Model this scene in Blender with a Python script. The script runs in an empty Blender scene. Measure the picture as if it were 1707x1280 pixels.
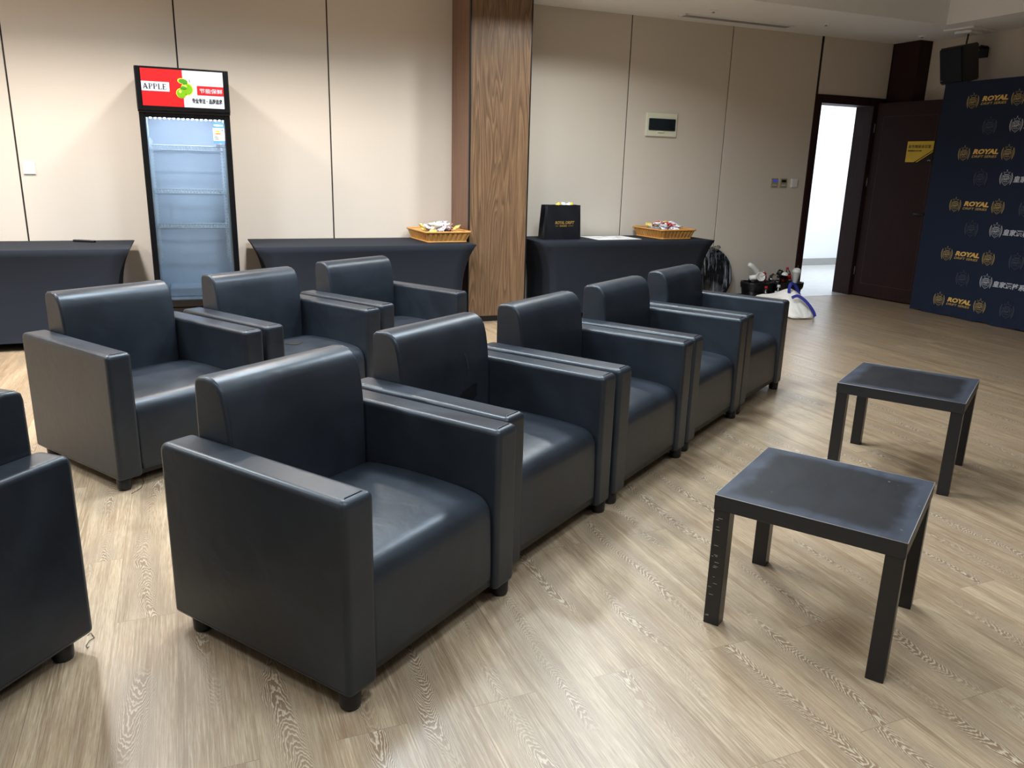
import bpy, bmesh, math, random
from mathutils import Vector, Matrix, noise as mnoise
random.seed(7)
PI = math.pi
scene = bpy.context.scene
COL = scene.collection

# ------------------------------------------------------------------ camera
CAM_H = 1.42
FPX, YAW, PITCH, ROLL = 1313.0, math.radians(22.664), math.radians(15.437), math.radians(1.531)
fwd = Vector((math.sin(YAW) * math.cos(PITCH), math.cos(YAW) * math.cos(PITCH), -math.sin(PITCH)))
rgt = Vector((math.cos(YAW), -math.sin(YAW), 0.0))
upv = rgt.cross(fwd)
r2 = math.cos(ROLL) * rgt + math.sin(ROLL) * upv
u2 = -math.sin(ROLL) * rgt + math.cos(ROLL) * upv
cam_d = bpy.data.cameras.new('camera')
cam_d.sensor_width = 36.0
cam_d.lens = FPX / 1707.0 * 36.0
cam_d.clip_start = 0.05
cam = bpy.data.objects.new('camera', cam_d)
COL.objects.link(cam)
cam.matrix_world = Matrix(((r2.x, u2.x, -fwd.x, 0), (r2.y, u2.y, -fwd.y, 0), (r2.z, u2.z, -fwd.z, CAM_H), (0, 0, 0, 1)))
scene.camera = cam

# ------------------------------------------------------------------ world, exposure
w = bpy.data.worlds.new('world'); scene.world = w
w.use_nodes = True
w.node_tree.nodes['Background'].inputs[0].default_value = (0.5, 0.55, 0.6, 1)
w.node_tree.nodes['Background'].inputs[1].default_value = 0.05
vs = scene.view_settings
vs.view_transform = 'Standard'; vs.look = 'None'; vs.gamma = 1.0; vs.use_curve_mapping = False
vs.exposure = 0.12

# ------------------------------------------------------------------ lamps
SOFFIT_Z, TRAY_Z = 2.887, 3.14
def area(name, x, y, z, sx, sy, power, color, spread=180, rot=(0, 0, 0)):
    l = bpy.data.lights.new(name, 'AREA'); l.shape = 'RECTANGLE'; l.size = sx; l.size_y = sy
    l.energy = power; l.color = color; l.spread = math.radians(spread)
    o = bpy.data.objects.new(name, l); o.location = (x, y, z); o.rotation_euler = rot
    COL.objects.link(o); return o
COOL = (0.76, 0.89, 1.0); WARM = (1.0, 0.90, 0.80); NEUT = (0.96, 1.0, 0.97)
for (x, y, p) in ((-1.0, 4.6, 66), (0.9, 4.2, 74), (2.5, 4.0, 62), (-1.0, 1.6, 20), (0.9, 1.2, 34), (2.3, 1.0, 26), (-2.8, 3.9, 55), (0.9, -1.4, 10), (-1.0, -1.4, 10)):
    area('panel_lamp', x, y, TRAY_Z - 0.012, 0.6, 0.6, p, COOL, 160)
for (x, y, p) in ((-0.95, 5.9, 50), (0.80, 5.9, 50), (-2.8, 6.0, 45)):
    area('wall_side_lamp', x, y, TRAY_Z - 0.012, 0.25, 0.25, p, WARM, 145)
for (x, y, p) in ((3.2, 5.7, 44),):
    area('wall_side_lamp_cool', x, y, TRAY_Z - 0.012, 0.25, 0.25, p, NEUT, 145)
area('corridor_lamp', 9.2, 8.9, 2.70, 2.4, 1.2, 75, (0.93, 0.97, 1.0), 180)


# ------------------------------------------------------------------ materials
def lin(c):
    return tuple(((v / 255.0) / 12.92 if v / 255.0 <= 0.04045 else ((v / 255.0 + 0.055) / 1.055) ** 2.4) for v in c) + (1.0,)
class N:
    """tiny node helper"""
    def __init__(s, name):
        s.m = bpy.data.materials.new(name); s.m.use_nodes = True
        s.t = s.m.node_tree; s.b = s.t.nodes['Principled BSDF']
    def new(s, typ, **kw):
        n = s.t.nodes.new(typ)
        for k, v in kw.items():
            if k == 'ins':
                for a, b in v.items():
                    if isinstance(b, bpy.types.NodeSocket): s.t.links.new(b, n.inputs[a])
                    else: n.inputs[a].default_value = b
            else: setattr(n, k, v)
        return n
    def coord(s, which='Object'): return s.new('ShaderNodeTexCoord').outputs[which]
    def mapping(s, vec, scale=(1, 1, 1), rot=(0, 0, 0), loc=(0, 0, 0)):
        return s.new('ShaderNodeMapping', ins={'Vector': vec, 'Scale': scale, 'Rotation': rot, 'Location': loc}).outputs[0]
    def noise(s, vec, scale, detail=2.0, rough=0.5, dist=0.0):
        return s.new('ShaderNodeTexNoise', ins={'Vector': vec, 'Scale': scale, 'Detail': detail, 'Roughness': rough, 'Distortion': dist}).outputs['Fac']
    def math(s, op, a, b=0.0, c=0.0, clamp=False):
        n = s.t.nodes.new('ShaderNodeMath'); n.operation = op; n.use_clamp = clamp
        for i, v in enumerate((a, b, c)):
            if isinstance(v, bpy.types.NodeSocket): s.t.links.new(v, n.inputs[i])
            else: n.inputs[i].default_value = v
        return n.outputs[0]
    def ramp(s, fac, stops):
        n = s.new('ShaderNodeValToRGB', ins={'Fac': fac}); e = n.color_ramp.elements
        while len(e) < len(stops): e.new(0.5)
        for el, (p, c) in zip(e, stops):
            el.position = p; el.color = c if len(c) == 4 else (*c, 1)
        return n.outputs[0]
    def mix(s, fac, a, b, typ='MIX'):
        n = s.t.nodes.new('ShaderNodeMix'); n.data_type = 'RGBA'; n.blend_type = typ
        for i, v in ((0, fac), (6, a), (7, b)):
            if isinstance(v, bpy.types.NodeSocket): s.t.links.new(v, n.inputs[i])
            else: n.inputs[i].default_value = v
        return n.outputs[2]
    def bump(s, h, strength=0.2, dist=0.01):
        n = s.new('ShaderNodeBump', ins={'Height': h, 'Strength': strength, 'Distance': dist})
        s.t.links.new(n.outputs[0], s.b.inputs['Normal']); return n
    def set(s, **kw):
        for k, v in kw.items():
            k = k.replace('_', ' ')
            if isinstance(v, bpy.types.NodeSocket): s.t.links.new(v, s.b.inputs[k])
            else: s.b.inputs[k].default_value = v
        return s
def plain(name, rgb, rough=0.5, metal=0.0, spec=0.5, emis=None, estr=0.0, trans=0.0, alpha=1.0, var=0.06, bump=0.0, bscale=60):
    n = N(name)
    c = lin(rgb)
    v = n.noise(n.coord(), 9.0, 3)
    k = n.math('MULTIPLY_ADD', v, 2 * var, 1 - var)
    sc = n.new('ShaderNodeVectorMath', operation='SCALE', ins={0: c[:3], 'Scale': k})
    n.set(Base_Color=sc.outputs[0], Roughness=rough, Metallic=metal)
    n.b.inputs['Specular IOR Level'].default_value = spec
    if emis: n.set(Emission_Color=lin(emis), Emission_Strength=estr)
    if trans: n.b.inputs['Transmission Weight'].default_value = trans
    if alpha < 1: n.b.inputs['Alpha'].default_value = alpha
    if bump: n.bump(n.noise(n.coord(), bscale, 3), bump, 0.003)
    return n.m

def wall_mat(name, rgb):
    n = N(name); co = n.coord()
    weave = n.noise(n.mapping(co, (1, 1, 260)), 1.0, 2)
    weave2 = n.noise(n.mapping(co, (260, 260, 1)), 1.0, 2)
    s = n.math('ADD', weave, weave2)
    big = n.noise(co, 1.3, 2)
    c = lin(rgb)
    col = n.mix(n.math('MULTIPLY_ADD', s, 0.35, -0.1, clamp=True), (c[0] * .93, c[1] * .93, c[2] * .93, 1), (c[0] * 1.06, c[1] * 1.06, c[2] * 1.05, 1))
    col = n.mix(n.math('MULTIPLY', big, 0.15), col, (c[0] * .88, c[1] * .87, c[2] * .86, 1))
    n.set(Base_Color=col, Roughness=0.72); n.bump(s, 0.12, 0.002)
    return n.m
def floor_mat():
    n = N('oak_vinyl_planks'); co = n.coord()
    sw = n.mapping(co, (1, 1, 1), (0, 0, PI / 2), (0.05, 0.11, 0))
    br = n.new('ShaderNodeTexBrick', offset=0.37, offset_frequency=2, squash=1.0, ins={'Vector': sw, 'Color1': (0, 0, 0, 1), 'Color2': (1, 1, 1, 1), 'Mortar': (0.5, 0.5, 0.5, 1), 'Scale': 1.0, 'Mortar Size': 0.0012, 'Mortar Smooth': 0.3, 'Bias': 0.0, 'Brick Width': 1.22, 'Row Height': 0.185})
    rnd = n.math('MULTIPLY', br.outputs['Color'], 1.0)
    sep = n.new('ShaderNodeSeparateXYZ', ins={0: co})
    cx = n.math('ADD', sep.outputs[0], n.math('MULTIPLY', rnd, 13.7))
    cy = n.math('ADD', sep.outputs[1], n.math('MULTIPLY', rnd, 29.3))
    vec = n.new('ShaderNodeCombineXYZ', ins={0: cx, 1: cy, 2: n.math('MULTIPLY', rnd, 5.0)}).outputs[0]
    # cathedral grain: nested parabolas along each plank, fading into straight fibres
    xl = n.math('SUBTRACT', n.math('FRACT', n.math('DIVIDE', n.math('ADD', sep.outputs[0], 0.11), 0.185)), 0.5)
    wig = n.noise(n.mapping(vec, (0.0, 1.6, 1)), 1.0, 1.5)
    xw = n.math('ADD', xl, n.math('MULTIPLY_ADD', wig, 0.9, -0.45))
    x2 = n.math('MULTIPLY', xw, xw)
    sgn = n.math('MULTIPLY_ADD', n.math('GREATER_THAN', rnd, 0.5), 2.0, -1.0)
    jit = n.noise(n.mapping(vec, (34, 9.0, 1)), 1.0, 3.0, 0.6)
    low = n.noise(n.mapping(vec, (5, 1.3, 1)), 1.0, 1.0)
    ph = n.math('ADD', n.math('MULTIPLY', cy, 36.0), n.math('MULTIPLY', n.math('MULTIPLY', x2, sgn), 150.0))
    ph = n.math('ADD', ph, n.math('MULTIPLY_ADD', jit, 5.5, n.math('MULTIPLY', low, 34.0)))
    lines = n.math('FRACT', ph)
    white = n.ramp(lines, [(0.0, (0.9, 0.9, 0.9)), (0.22, (0.5, 0.5, 0.5)), (0.4, (0, 0, 0)), (0.85, (0, 0, 0)), (1.0, (0.9, 0.9, 0.9))])
    core = n.ramp(n.math('ABSOLUTE', xw), [(0.08, (1, 1, 1)), (0.42, (0, 0, 0))])
    patch = n.ramp(n.noise(n.mapping(vec, (2.0, 1.5, 1)), 1.0, 2.0), [(0.43, (0, 0, 0)), (0.56, (1, 1, 1))])
    cm = n.math('MULTIPLY', core, patch)
    fib = n.noise(n.mapping(vec, (210, 4.5, 1)), 1.0, 4.0, 0.65)
    fib2 = n.noise(n.mapping(vec, (620, 16.0, 1)), 1.0, 2.0, 0.6)
    tone = n.noise(n.mapping(vec, (16, 0.9, 1)), 1.0, 2.0, 0.5)
    base = n.mix(rnd, lin((161, 137, 109)), lin((180, 157, 127)))
    base = n.mix(n.ramp(tone, [(0.40, (0, 0, 0)), (0.64, (0.8, 0.8, 0.8))]), base, lin((132, 108, 82)))
    base = n.mix(n.ramp(fib, [(0.44, (0, 0, 0)), (0.66, (0.55, 0.55, 0.55))]), base, lin((202, 185, 158)))
    base = n.mix(n.ramp(fib2, [(0.45, (0, 0, 0)), (0.68, (0.6, 0.6, 0.6))]), base, lin((116, 94, 70)))
    base = n.mix(n.math('MULTIPLY', cm, 0.75), base, lin((122, 98, 76)))
    base = n.mix(n.math('MULTIPLY', n.math('MULTIPLY', white, cm), 0.75), base, lin((216, 202, 176)))
    base = n.mix(n.math('MULTIPLY', br.outputs['Fac'], 0.4), base, lin((84, 68, 52)))
    wear = n.noise(co, 2.2, 4, 0.6)
    n.set(Base_Color=base, Roughness=n.math('MULTIPLY_ADD', wear, 0.16, 0.26))
    n.b.inputs['Specular IOR Level'].default_value = 0.55
    hh = n.math('SUBTRACT', n.math('MULTIPLY', fib, 0.6), n.math('MULTIPLY', br.outputs['Fac'], 1.0))
    n.bump(hh, 0.12, 0.0015)
    return n.m
def leather_mat():
    n = N('black_leatherette'); co = n.coord()
    oi = n.new('ShaderNodeObjectInfo').outputs['Random']
    off = n.new('ShaderNodeCombineXYZ', ins={0: n.math('MULTIPLY', oi, 17.0), 1: n.math('MULTIPLY', oi, 5.0), 2: 0.0}).outputs[0]
    v = n.new('ShaderNodeVectorMath', operation='ADD', ins={0: co, 1: off}).outputs[0]
    sm = n.noise(v, 3.5, 4, 0.6, 0.4)
    col = n.mix(n.ramp(sm, [(0.35, (0, 0, 0)), (0.75, (1, 1, 1))]), lin((32, 35, 41)), lin((44, 49, 56)))
    n.set(Base_Color=col, Roughness=n.math('MULTIPLY_ADD', sm, 0.16, 0.29))
    n.b.inputs['Specular IOR Level'].default_value = 0.44
    n.b.inputs['Specular Tint'].default_value = (0.86, 0.94, 1.0, 1)
    fine = n.new('ShaderNodeTexVoronoi', feature='F1', ins={'Vector': co, 'Scale': 520.0}).outputs['Distance']
    crease = n.noise(n.mapping(v, (1, 1, 1)), 9.0, 3, 0.55, 0.6)
    h = n.math('ADD', n.math('MULTIPLY', fine, 0.05), n.math('MULTIPLY', crease, 1.0))
    n.bump(h, 0.22, 0.008)
    return n.m
def wood_mat(name, dark, light, sx=60, sz=1.6, rough=0.42, lines=16.0, ax='xz'):
    n = N(name); co = n.coord()
    f = n.noise(n.mapping(co, (8.0, 8.0, 0.45)), 1.0, 2.0, 0.45, 0.7)
    l = n.math('FRACT', n.math('MULTIPLY', f, lines))
    band = n.ramp(l, [(0.0, (0.9, 0.9, 0.9)), (0.45, (0.35, 0.35, 0.35)), (0.8, (0, 0, 0)), (1.0, (0.9, 0.9, 0.9))])
    fib = n.noise(n.mapping(co, (sx * 4, sx * 4, sz * 3)), 1.0, 3, 0.6)
    col = n.mix(band, lin(dark), lin(light))
    col = n.mix(n.ramp(fib, [(0.4, (0, 0, 0)), (0.7, (0.55, 0.55, 0.55))]), col, lin(tuple(int(v * 0.72) for v in dark)))
    n.set(Base_Color=col, Roughness=rough); n.bump(fib, 0.08, 0.001)
    return n.m
def table_mat():
    n = N('worn_black_laminate'); co = n.coord()
    oi = n.new('ShaderNodeObjectInfo').outputs['Random']
    g = n.new('ShaderNodeTexCoord').outputs['Generated']
    sp = n.new('ShaderNodeSeparateXYZ', ins={0: g})
    ex = n.math('ABSOLUTE', n.math('SUBTRACT', sp.outputs[0], 0.5)); ey = n.math('ABSOLUTE', n.math('SUBTRACT', sp.outputs[1], 0.5))
    e = n.math('MAXIMUM', ex, ey)
    wob = n.noise(co, 9, 3, 0.6, 0.3)
    e2 = n.math('ADD', e, n.math('MULTIPLY_ADD', wob, 0.16, -0.08))
    rim = n.ramp(e2, [(0.38, (0, 0, 0)), (0.45, (1, 1, 1))])
    top = n.math('GREATER_THAN', sp.outputs[2], 0.97)
    smudge = n.noise(n.mapping(co, (5, 2, 5)), 2.0, 4, 0.6, 1.0)
    m = n.math('MULTIPLY', n.math('MULTIPLY', rim, top), n.math('MULTIPLY_ADD', smudge, 0.75, 0.1, clamp=True), clamp=True)
    spots = n.ramp(n.noise(co, 55, 1), [(0.76, (0, 0, 0)), (0.79, (0.5, 0.5, 0.5))])
    col = n.mix(m, lin((27, 28, 32)), lin((78, 84, 98)))
    col = n.mix(n.math('MULTIPLY', spots, top), col, lin((120, 124, 130)))
    n.set(Base_Color=col, Roughness=n.math('MULTIPLY_ADD', smudge, 0.2, 0.36)); n.bump(n.noise(co, 300, 2), 0.04, 0.001)
    return n.m

M = {}
M['wall'] = wall_mat('beige_wall_fabric', (216, 206, 194))
M['ceiling'] = plain('ceiling_paint', (238, 238, 238), 0.8, var=0.02, bump=0.05)
M['floor'] = floor_mat()
M['leather'] = leather_mat()
M['walnut'] = wood_mat('walnut_veneer', (98, 74, 54), (142, 112, 84))
M['walnut_side'] = wood_mat('brown_veneer', (110, 76, 56), (134, 98, 74), rough=0.35, lines=6)
M['darkwood'] = wood_mat('dark_door_veneer', (40, 22, 21), (50, 28, 26), rough=0.62, lines=10)
M['darkwood'].node_tree.nodes['Principled BSDF'].inputs['Specular IOR Level'].default_value = 0.25
M['table'] = table_mat()
M['seam'] = plain('dark_seam', (22, 18, 17), 0.6)
M['plastic_black'] = plain('black_plastic', (16, 17, 20), 0.38, spec=0.5)
M['gloss_black'] = plain('gloss_black_frame', (10, 11, 14), 0.2, spec=0.5)
M['cloth'] = plain('black_stretch_cloth', (30, 35, 44), 0.85, spec=0.25, bump=0.1, bscale=400)
M['white'] = plain('white_plastic', (232, 232, 228), 0.4)
M['switch'] = plain('switch_white', (226, 226, 224), 0.35)
M['cream'] = plain('cream_plastic', (222, 222, 200), 0.4)
M['smoke'] = plain('smoked_window', (22, 34, 42), 0.15, spec=0.7)
M['gold_plate'] = plain('champagne_control', (176, 168, 140), 0.35, metal=0.3)
M['lcd_blue'] = plain('blue_display', (70, 80, 190), 0.3, emis=(70, 80, 200), estr=0.3)
M['backdrop'] = plain('navy_backdrop_fabric', (34, 43, 64), 0.85, spec=0.2, bump=0.12, bscale=7)
M['gold'] = plain('gold_print', (232, 190, 104), 0.55)
M['gold_dull'] = plain('pale_gold_print', (196, 172, 112), 0.6)
M['silver'] = plain('silver_print', (206, 210, 224), 0.6)
M['ghost'] = plain('grey_print', (78, 84, 102), 0.7)
M['signgold'] = plain('gold_sign_face', (214, 180, 60), 0.35, var=0.15)
M['ink'] = plain('black_ink', (14, 13, 11), 0.6)
M['liner'] = plain('fridge_liner', (212, 221, 231), 0.4)
M['wire'] = plain('white_wire', (240, 246, 250), 0.35)
M['red'] = plain('red_panel', (176, 14, 18), 0.35, var=0.02)
M['panelwhite'] = plain('white_panel', (178, 185, 195), 0.35, var=0.02)
M['apple'] = plain('apple_green', (104, 156, 12), 0.3, var=0.15)
M['apple_hi'] = plain('apple_highlight', (176, 214, 84), 0.3)
M['apple_dk'] = plain('apple_leaf', (62, 128, 18), 0.4)
M['apple_rim'] = plain('apple_outline', (206, 206, 60), 0.4)
M['label_blue'] = plain('label_blue', (90, 150, 210), 0.5)
M['label_yellow'] = plain('label_yellow', (240, 214, 90), 0.5)
M['label_orange'] = plain('label_orange', (220, 130, 60), 0.5)
M['barcode'] = plain('barcode_grey', (90, 96, 108), 0.5)
M['led'] = plain('led_strip', (255, 255, 255), 0.5, emis=(235, 243, 255), estr=58.0, var=0)
M['rattan'] = plain('honey_rattan', (206, 148, 78), 0.45, var=0.2, bump=0.5, bscale=120)
M['sweet_white'] = plain('white_wrapper', (236, 234, 238), 0.3, var=0.1)
M['sweet_red'] = plain('red_wrapper', (206, 40, 44), 0.3)
M['sweet_yellow'] = plain('yellow_wrapper', (232, 206, 90), 0.3)
M['sweet_mark'] = plain('lilac_wrapper_print', (150, 150, 190), 0.4)
M['paperbag'] = plain('glossy_black_paper', (18, 20, 27), 0.4)
M['paper'] = plain('white_paper', (238, 238, 240), 0.7)
M['print_grey'] = plain('grey_ink_print', (110, 112, 110), 0.7)
M['print_blue'] = plain('blue_ink_print', (120, 140, 200), 0.7)
M['bag_liner'] = plain('black_bin_liner', (20, 21, 25), 0.28, bump=0.9, bscale=30)
M['canvas'] = plain('white_canvas', (236, 234, 228), 0.8, bump=0.4, bscale=14)
M['strap'] = plain('royal_blue_strap', (34, 40, 140), 0.7)
M['red_cap'] = plain('red_cap', (190, 34, 46), 0.35)
M['cola'] = plain('red_can_paint', (176, 22, 28), 0.3)
M['alu'] = plain('aluminium', (190, 192, 196), 0.3, metal=0.9)
M['corr_wall'] = plain('corridor_white_paint', (238, 241, 245), 0.7, var=0.01)
M['corr_base'] = plain('corridor_grey_skirting', (160, 160, 158), 0.5)
M['marble'] = plain('pale_marble_tiles', (206, 208, 208), 0.2, var=0.12)
M['steel'] = plain('brushed_steel', (150, 150, 150), 0.3, metal=0.9)
M['inlay'] = plain('dull_inlay', (72, 54, 50), 0.5)
M['faint_scratch'] = plain('faint_scratch', (72, 76, 82), 0.5)
M['scuff'] = plain('dark_scuff', (18, 19, 22), 0.5)
M['grey_vent'] = plain('grey_vent', (150, 150, 148), 0.5)
M['edge_wear'] = plain('worn_pale_edge', (150, 146, 140), 0.6)
M['apple_stem'] = plain('stem_brown', (70, 66, 50), 0.6)

def glass_mat(name, tint, rough=0.02, alpha=0.12):
    m = bpy.data.materials.new(name); m.use_nodes = True; t = m.node_tree
    for n_ in list(t.nodes): t.nodes.remove(n_)
    out = t.nodes.new('ShaderNodeOutputMaterial'); mx = t.nodes.new('ShaderNodeMixShader')
    tr = t.nodes.new('ShaderNodeBsdfTransparent'); gl = t.nodes.new('ShaderNodeBsdfGlossy')
    fr = t.nodes.new('ShaderNodeFresnel'); fr.inputs['IOR'].default_value = 1.45
    ad = t.nodes.new('ShaderNodeMath'); ad.operation = 'ADD'; ad.inputs[1].default_value = alpha
    t.links.new(fr.outputs[0], ad.inputs[0])
    tr.inputs[0].default_value = (*tint, 1); gl.inputs['Roughness'].default_value = rough
    t.links.new(ad.outputs[0], mx.inputs[0]); t.links.new(tr.outputs[0], mx.inputs[1]); t.links.new(gl.outputs[0], mx.inputs[2])
    t.links.new(mx.outputs[0], out.inputs[0]); return m
M['glass'] = glass_mat('door_glass', (0.93, 0.97, 1.0), 0.03, 0.0)
M['clear'] = glass_mat('clear_plastic', (0.86, 0.88, 0.88), 0.15, 0.10)
def film_mat():
    n = N('stretch_film_over_black'); co = n.coord()
    s = n.noise(n.mapping(co, (34, 3.5, 10), (0, 0, .35)), 1.0, 4, 0.65, 0.6)
    st = n.ramp(s, [(0.54, (0, 0, 0)), (0.62, (1, 1, 1))])
    cl = n.ramp(n.noise(co, 4.0, 3, 0.6, 0.6), [(0.5, (0, 0, 0)), (0.75, (1, 1, 1))])
    f = n.math('MAXIMUM', n.math('MULTIPLY', st, 0.8), n.math('MULTIPLY', cl, 0.45))
    col = n.mix(f, lin((24, 26, 31)), lin((172, 178, 190)))
    n.set(Base_Color=col, Roughness=0.18); n.bump(s, 0.9, 0.01)
    return n.m
M['film'] = film_mat()

# ------------------------------------------------------------------ mesh helpers
def box(bm, x0, x1, y0, y1, z0, z1, bev=0.0, seg=2, mi=0):
    v = [bm.verts.new(p) for p in ((x0, y0, z0), (x1, y0, z0), (x1, y1, z0), (x0, y1, z0), (x0, y0, z1), (x1, y0, z1), (x1, y1, z1), (x0, y1, z1))]
    fs = [bm.faces.new([v[i] for i in q]) for q in ((0, 3, 2, 1), (4, 5, 6, 7), (0, 1, 5, 4), (1, 2, 6, 5), (2, 3, 7, 6), (3, 0, 4, 7))]
    for f in fs: f.material_index = mi
    if bev > 0:
        es = list({e for f in fs for e in f.edges})
        r = bmesh.ops.bevel(bm, geom=es, offset=bev, segments=seg, profile=0.5, affect='EDGES')
        for f in r['faces']: f.material_index = mi
    return fs
def tube(bm, pts, r, seg=8, closed=False, caps=True, mi=0):
    pts = [Vector(p) for p in pts]; n = len(pts); rings = []
    rr = r if isinstance(r, (list, tuple)) else [r] * n
    prev = None
    for i, p in enumerate(pts):
        if closed: d = pts[(i + 1) % n] - pts[i - 1]
        else: d = pts[min(i + 1, n - 1)] - pts[max(i - 1, 0)]
        if d.length < 1e-9: d = Vector((0, 0, 1))
        d.normalize()
        if prev is None:
            a = Vector((0, 0, 1)) if abs(d.z) < 0.9 else Vector((1, 0, 0))
            a = (a - d * a.dot(d)).normalized()
        else:
            a = prev - d * prev.dot(d)
            a = a.normalized() if a.length > 1e-6 else Vector((1, 0, 0))
        prev = a; b = d.cross(a)
        rings.append([bm.verts.new(p + (a * math.cos(t) + b * math.sin(t)) * rr[i]) for t in (2 * PI * k / seg for k in range(seg))])
    m = n if closed else n - 1
    for i in range(m):
        A, B = rings[i], rings[(i + 1) % n]
        for k in range(seg):
            f = bm.faces.new((A[k], A[(k + 1) % seg], B[(k + 1) % seg], B[k])); f.material_index = mi; f.smooth = True
    if caps and not closed:
        f = bm.faces.new(list(reversed(rings[0]))); f.material_index = mi
        f = bm.faces.new(rings[-1]); f.material_index = mi
def lathe(bm, prof, c=(0, 0, 0), seg=24, mi=0, mat=None):
    """prof: list of (r, z); closes ends on the axis"""
    rings = []
    T = mat or Matrix.Identity(4); c = Vector(c)
    for r, z in prof:
        if r < 1e-6: rings.append([bm.verts.new(T @ (c + Vector((0, 0, z))))])
        else: rings.append([bm.verts.new(T @ (c + Vector((r * math.cos(2 * PI * k / seg), r * math.sin(2 * PI * k / seg), z)))) for k in range(seg)])
    for A, B in zip(rings, rings[1:]):
        for k in range(seg):
            k2 = (k + 1) % seg
            if len(A) == 1 and len(B) == 1: continue
            if len(A) == 1: f = bm.faces.new((A[0], B[k2], B[k]))
            elif len(B) == 1: f = bm.faces.new((A[k], A[k2], B[0]))
            else: f = bm.faces.new((A[k], A[k2], B[k2], B[k]))
            f.material_index = mi; f.smooth = True
def poly(bm, pts, mi=0):
    f = bm.faces.new([bm.verts.new(p) for p in pts]); f.material_index = mi; return f
def smooth_closed(pts, it=2):
    for _ in range(it):
        q = []
        for i in range(len(pts)):
            a, b = Vector(pts[i]), Vector(pts[(i + 1) % len(pts)])
            q += [a * .75 + b * .25, a * .25 + b * .75]
        pts = q
    return [tuple(p) for p in pts]
def round_poly(pts, rads, seg=4):
    """2-D polygon with per-corner radii"""
    out = []; n = len(pts)
    for i, (p, r) in enumerate(zip(pts, rads)):
        p = Vector(p); a = Vector(pts[i - 1]) - p; b = Vector(pts[(i + 1) % n]) - p
        if r <= 0: out.append(tuple(p)); continue
        la, lb = a.length, b.length; a.normalize(); b.normalize()
        ang = a.angle(b); t = min(r / math.tan(ang / 2), la * .49, lb * .49)
        s, e = p + a * t, p + b * t
        for k in range(seg + 1):
            q = k / seg
            out.append(tuple(s * (1 - q) ** 2 + p * 2 * q * (1 - q) + e * q ** 2))
    return out
def inset2(pts, d):
    n = len(pts); out = []
    ar = sum(pts[i][0] * pts[(i + 1) % n][1] - pts[(i + 1) % n][0] * pts[i][1] for i in range(n))
    sg = 1 if ar > 0 else -1
    for i in range(n):
        a, p, b = Vector(pts[i - 1]), Vector(pts[i]), Vector(pts[(i + 1) % n])
        e1 = (p - a); e2 = (b - p)
        if e1.length < 1e-9: e1 = e2
        if e2.length < 1e-9: e2 = e1
        e1.normalize(); e2.normalize()
        n1 = Vector((-e1.y, e1.x)) * sg; n2 = Vector((-e2.y, e2.x)) * sg
        m = (n1 + n2); m = m.normalized() if m.length > 1e-6 else n1
        out.append(tuple(p + m * (d / max(0.5, m.dot(n1)))))
    return out
def pillow(bm, prof, a0, a1, r, fn, seg=4, mi=0, crown=None):
    """extrude closed 2-D profile from a0 to a1 with rounded ends of radius r. fn(a,(p,q))->xyz"""
    secs = []
    for k in range(seg + 1):
        t = PI / 2 * k / seg; secs.append((a0 + r * (1 - math.sin(t)) if False else a0 + r * (1 - math.cos(t)), r * (1 - math.sin(t))))
    mid = [(a0 + (a1 - a0) * q, 0.0) for q in (0.2, 0.35, 0.5, 0.65, 0.8)]
    sec2 = [(a0 + a1 - a, d) for a, d in reversed(secs)]
    rings = []
    for a, d in secs + mid + sec2:
        pr = inset2(prof, d) if d > 1e-6 else prof
        rings.append([bm.verts.new(fn(a, (p, q + (crown(a, p) if crown else 0)))) for p, q in pr])
    n = len(prof)
    for A, B in zip(rings, rings[1:]):
        for k in range(n):
            f = bm.faces.new((A[k], A[(k + 1) % n], B[(k + 1) % n], B[k])); f.smooth = True; f.material_index = mi
    for R_ in (rings[0], rings[-1]):
        f = bm.faces.new(R_); f.material_index = mi; f.smooth = False
def obj(name, bm, mats, parent=None, smooth=False, wn=False, loc=None):
    me = bpy.data.meshes.new(name)
    bmesh.ops.recalc_face_normals(bm, faces=bm.faces[:])
    if smooth:
        for f in bm.faces: f.smooth = True
    bm.to_mesh(me); bm.free()
    for m in (mats if isinstance(mats, (list, tuple)) else [mats]):
        me.materials.append(M[m] if isinstance(m, str) else m)
    o = bpy.data.objects.new(name, me); COL.objects.link(o)
    if parent: o.parent = parent
    if loc: o.location = loc
    if wn:
        md = o.modifiers.new('wn', 'WEIGHTED_NORMAL'); md.keep_sharp = True
    return o
def tag(o, label, cat, group=None):
    o['label'] = label; o['category'] = cat
    if group: o['group'] = group
    return o
def thing(name, label, cat, loc=(0, 0, 0), rotz=0.0, group=None):
    o = bpy.data.objects.new(name, None); COL.objects.link(o); o.empty_display_size = 0.1
    o.location = loc; o.rotation_euler = (0, 0, rotz)
    return tag(o, label, cat, group)
def struct(name, bm, mats, parent=None, **k):
    o = obj(name, bm, mats, parent, **k)
    if not parent: o['kind'] = 'structure'
    return o
def dup(o, parent=None):
    c = o.copy(); COL.objects.link(c)
    if parent: c.parent = parent
    for ch in list(o.children): dup(ch, c)
    return c
_tc = {}
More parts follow.
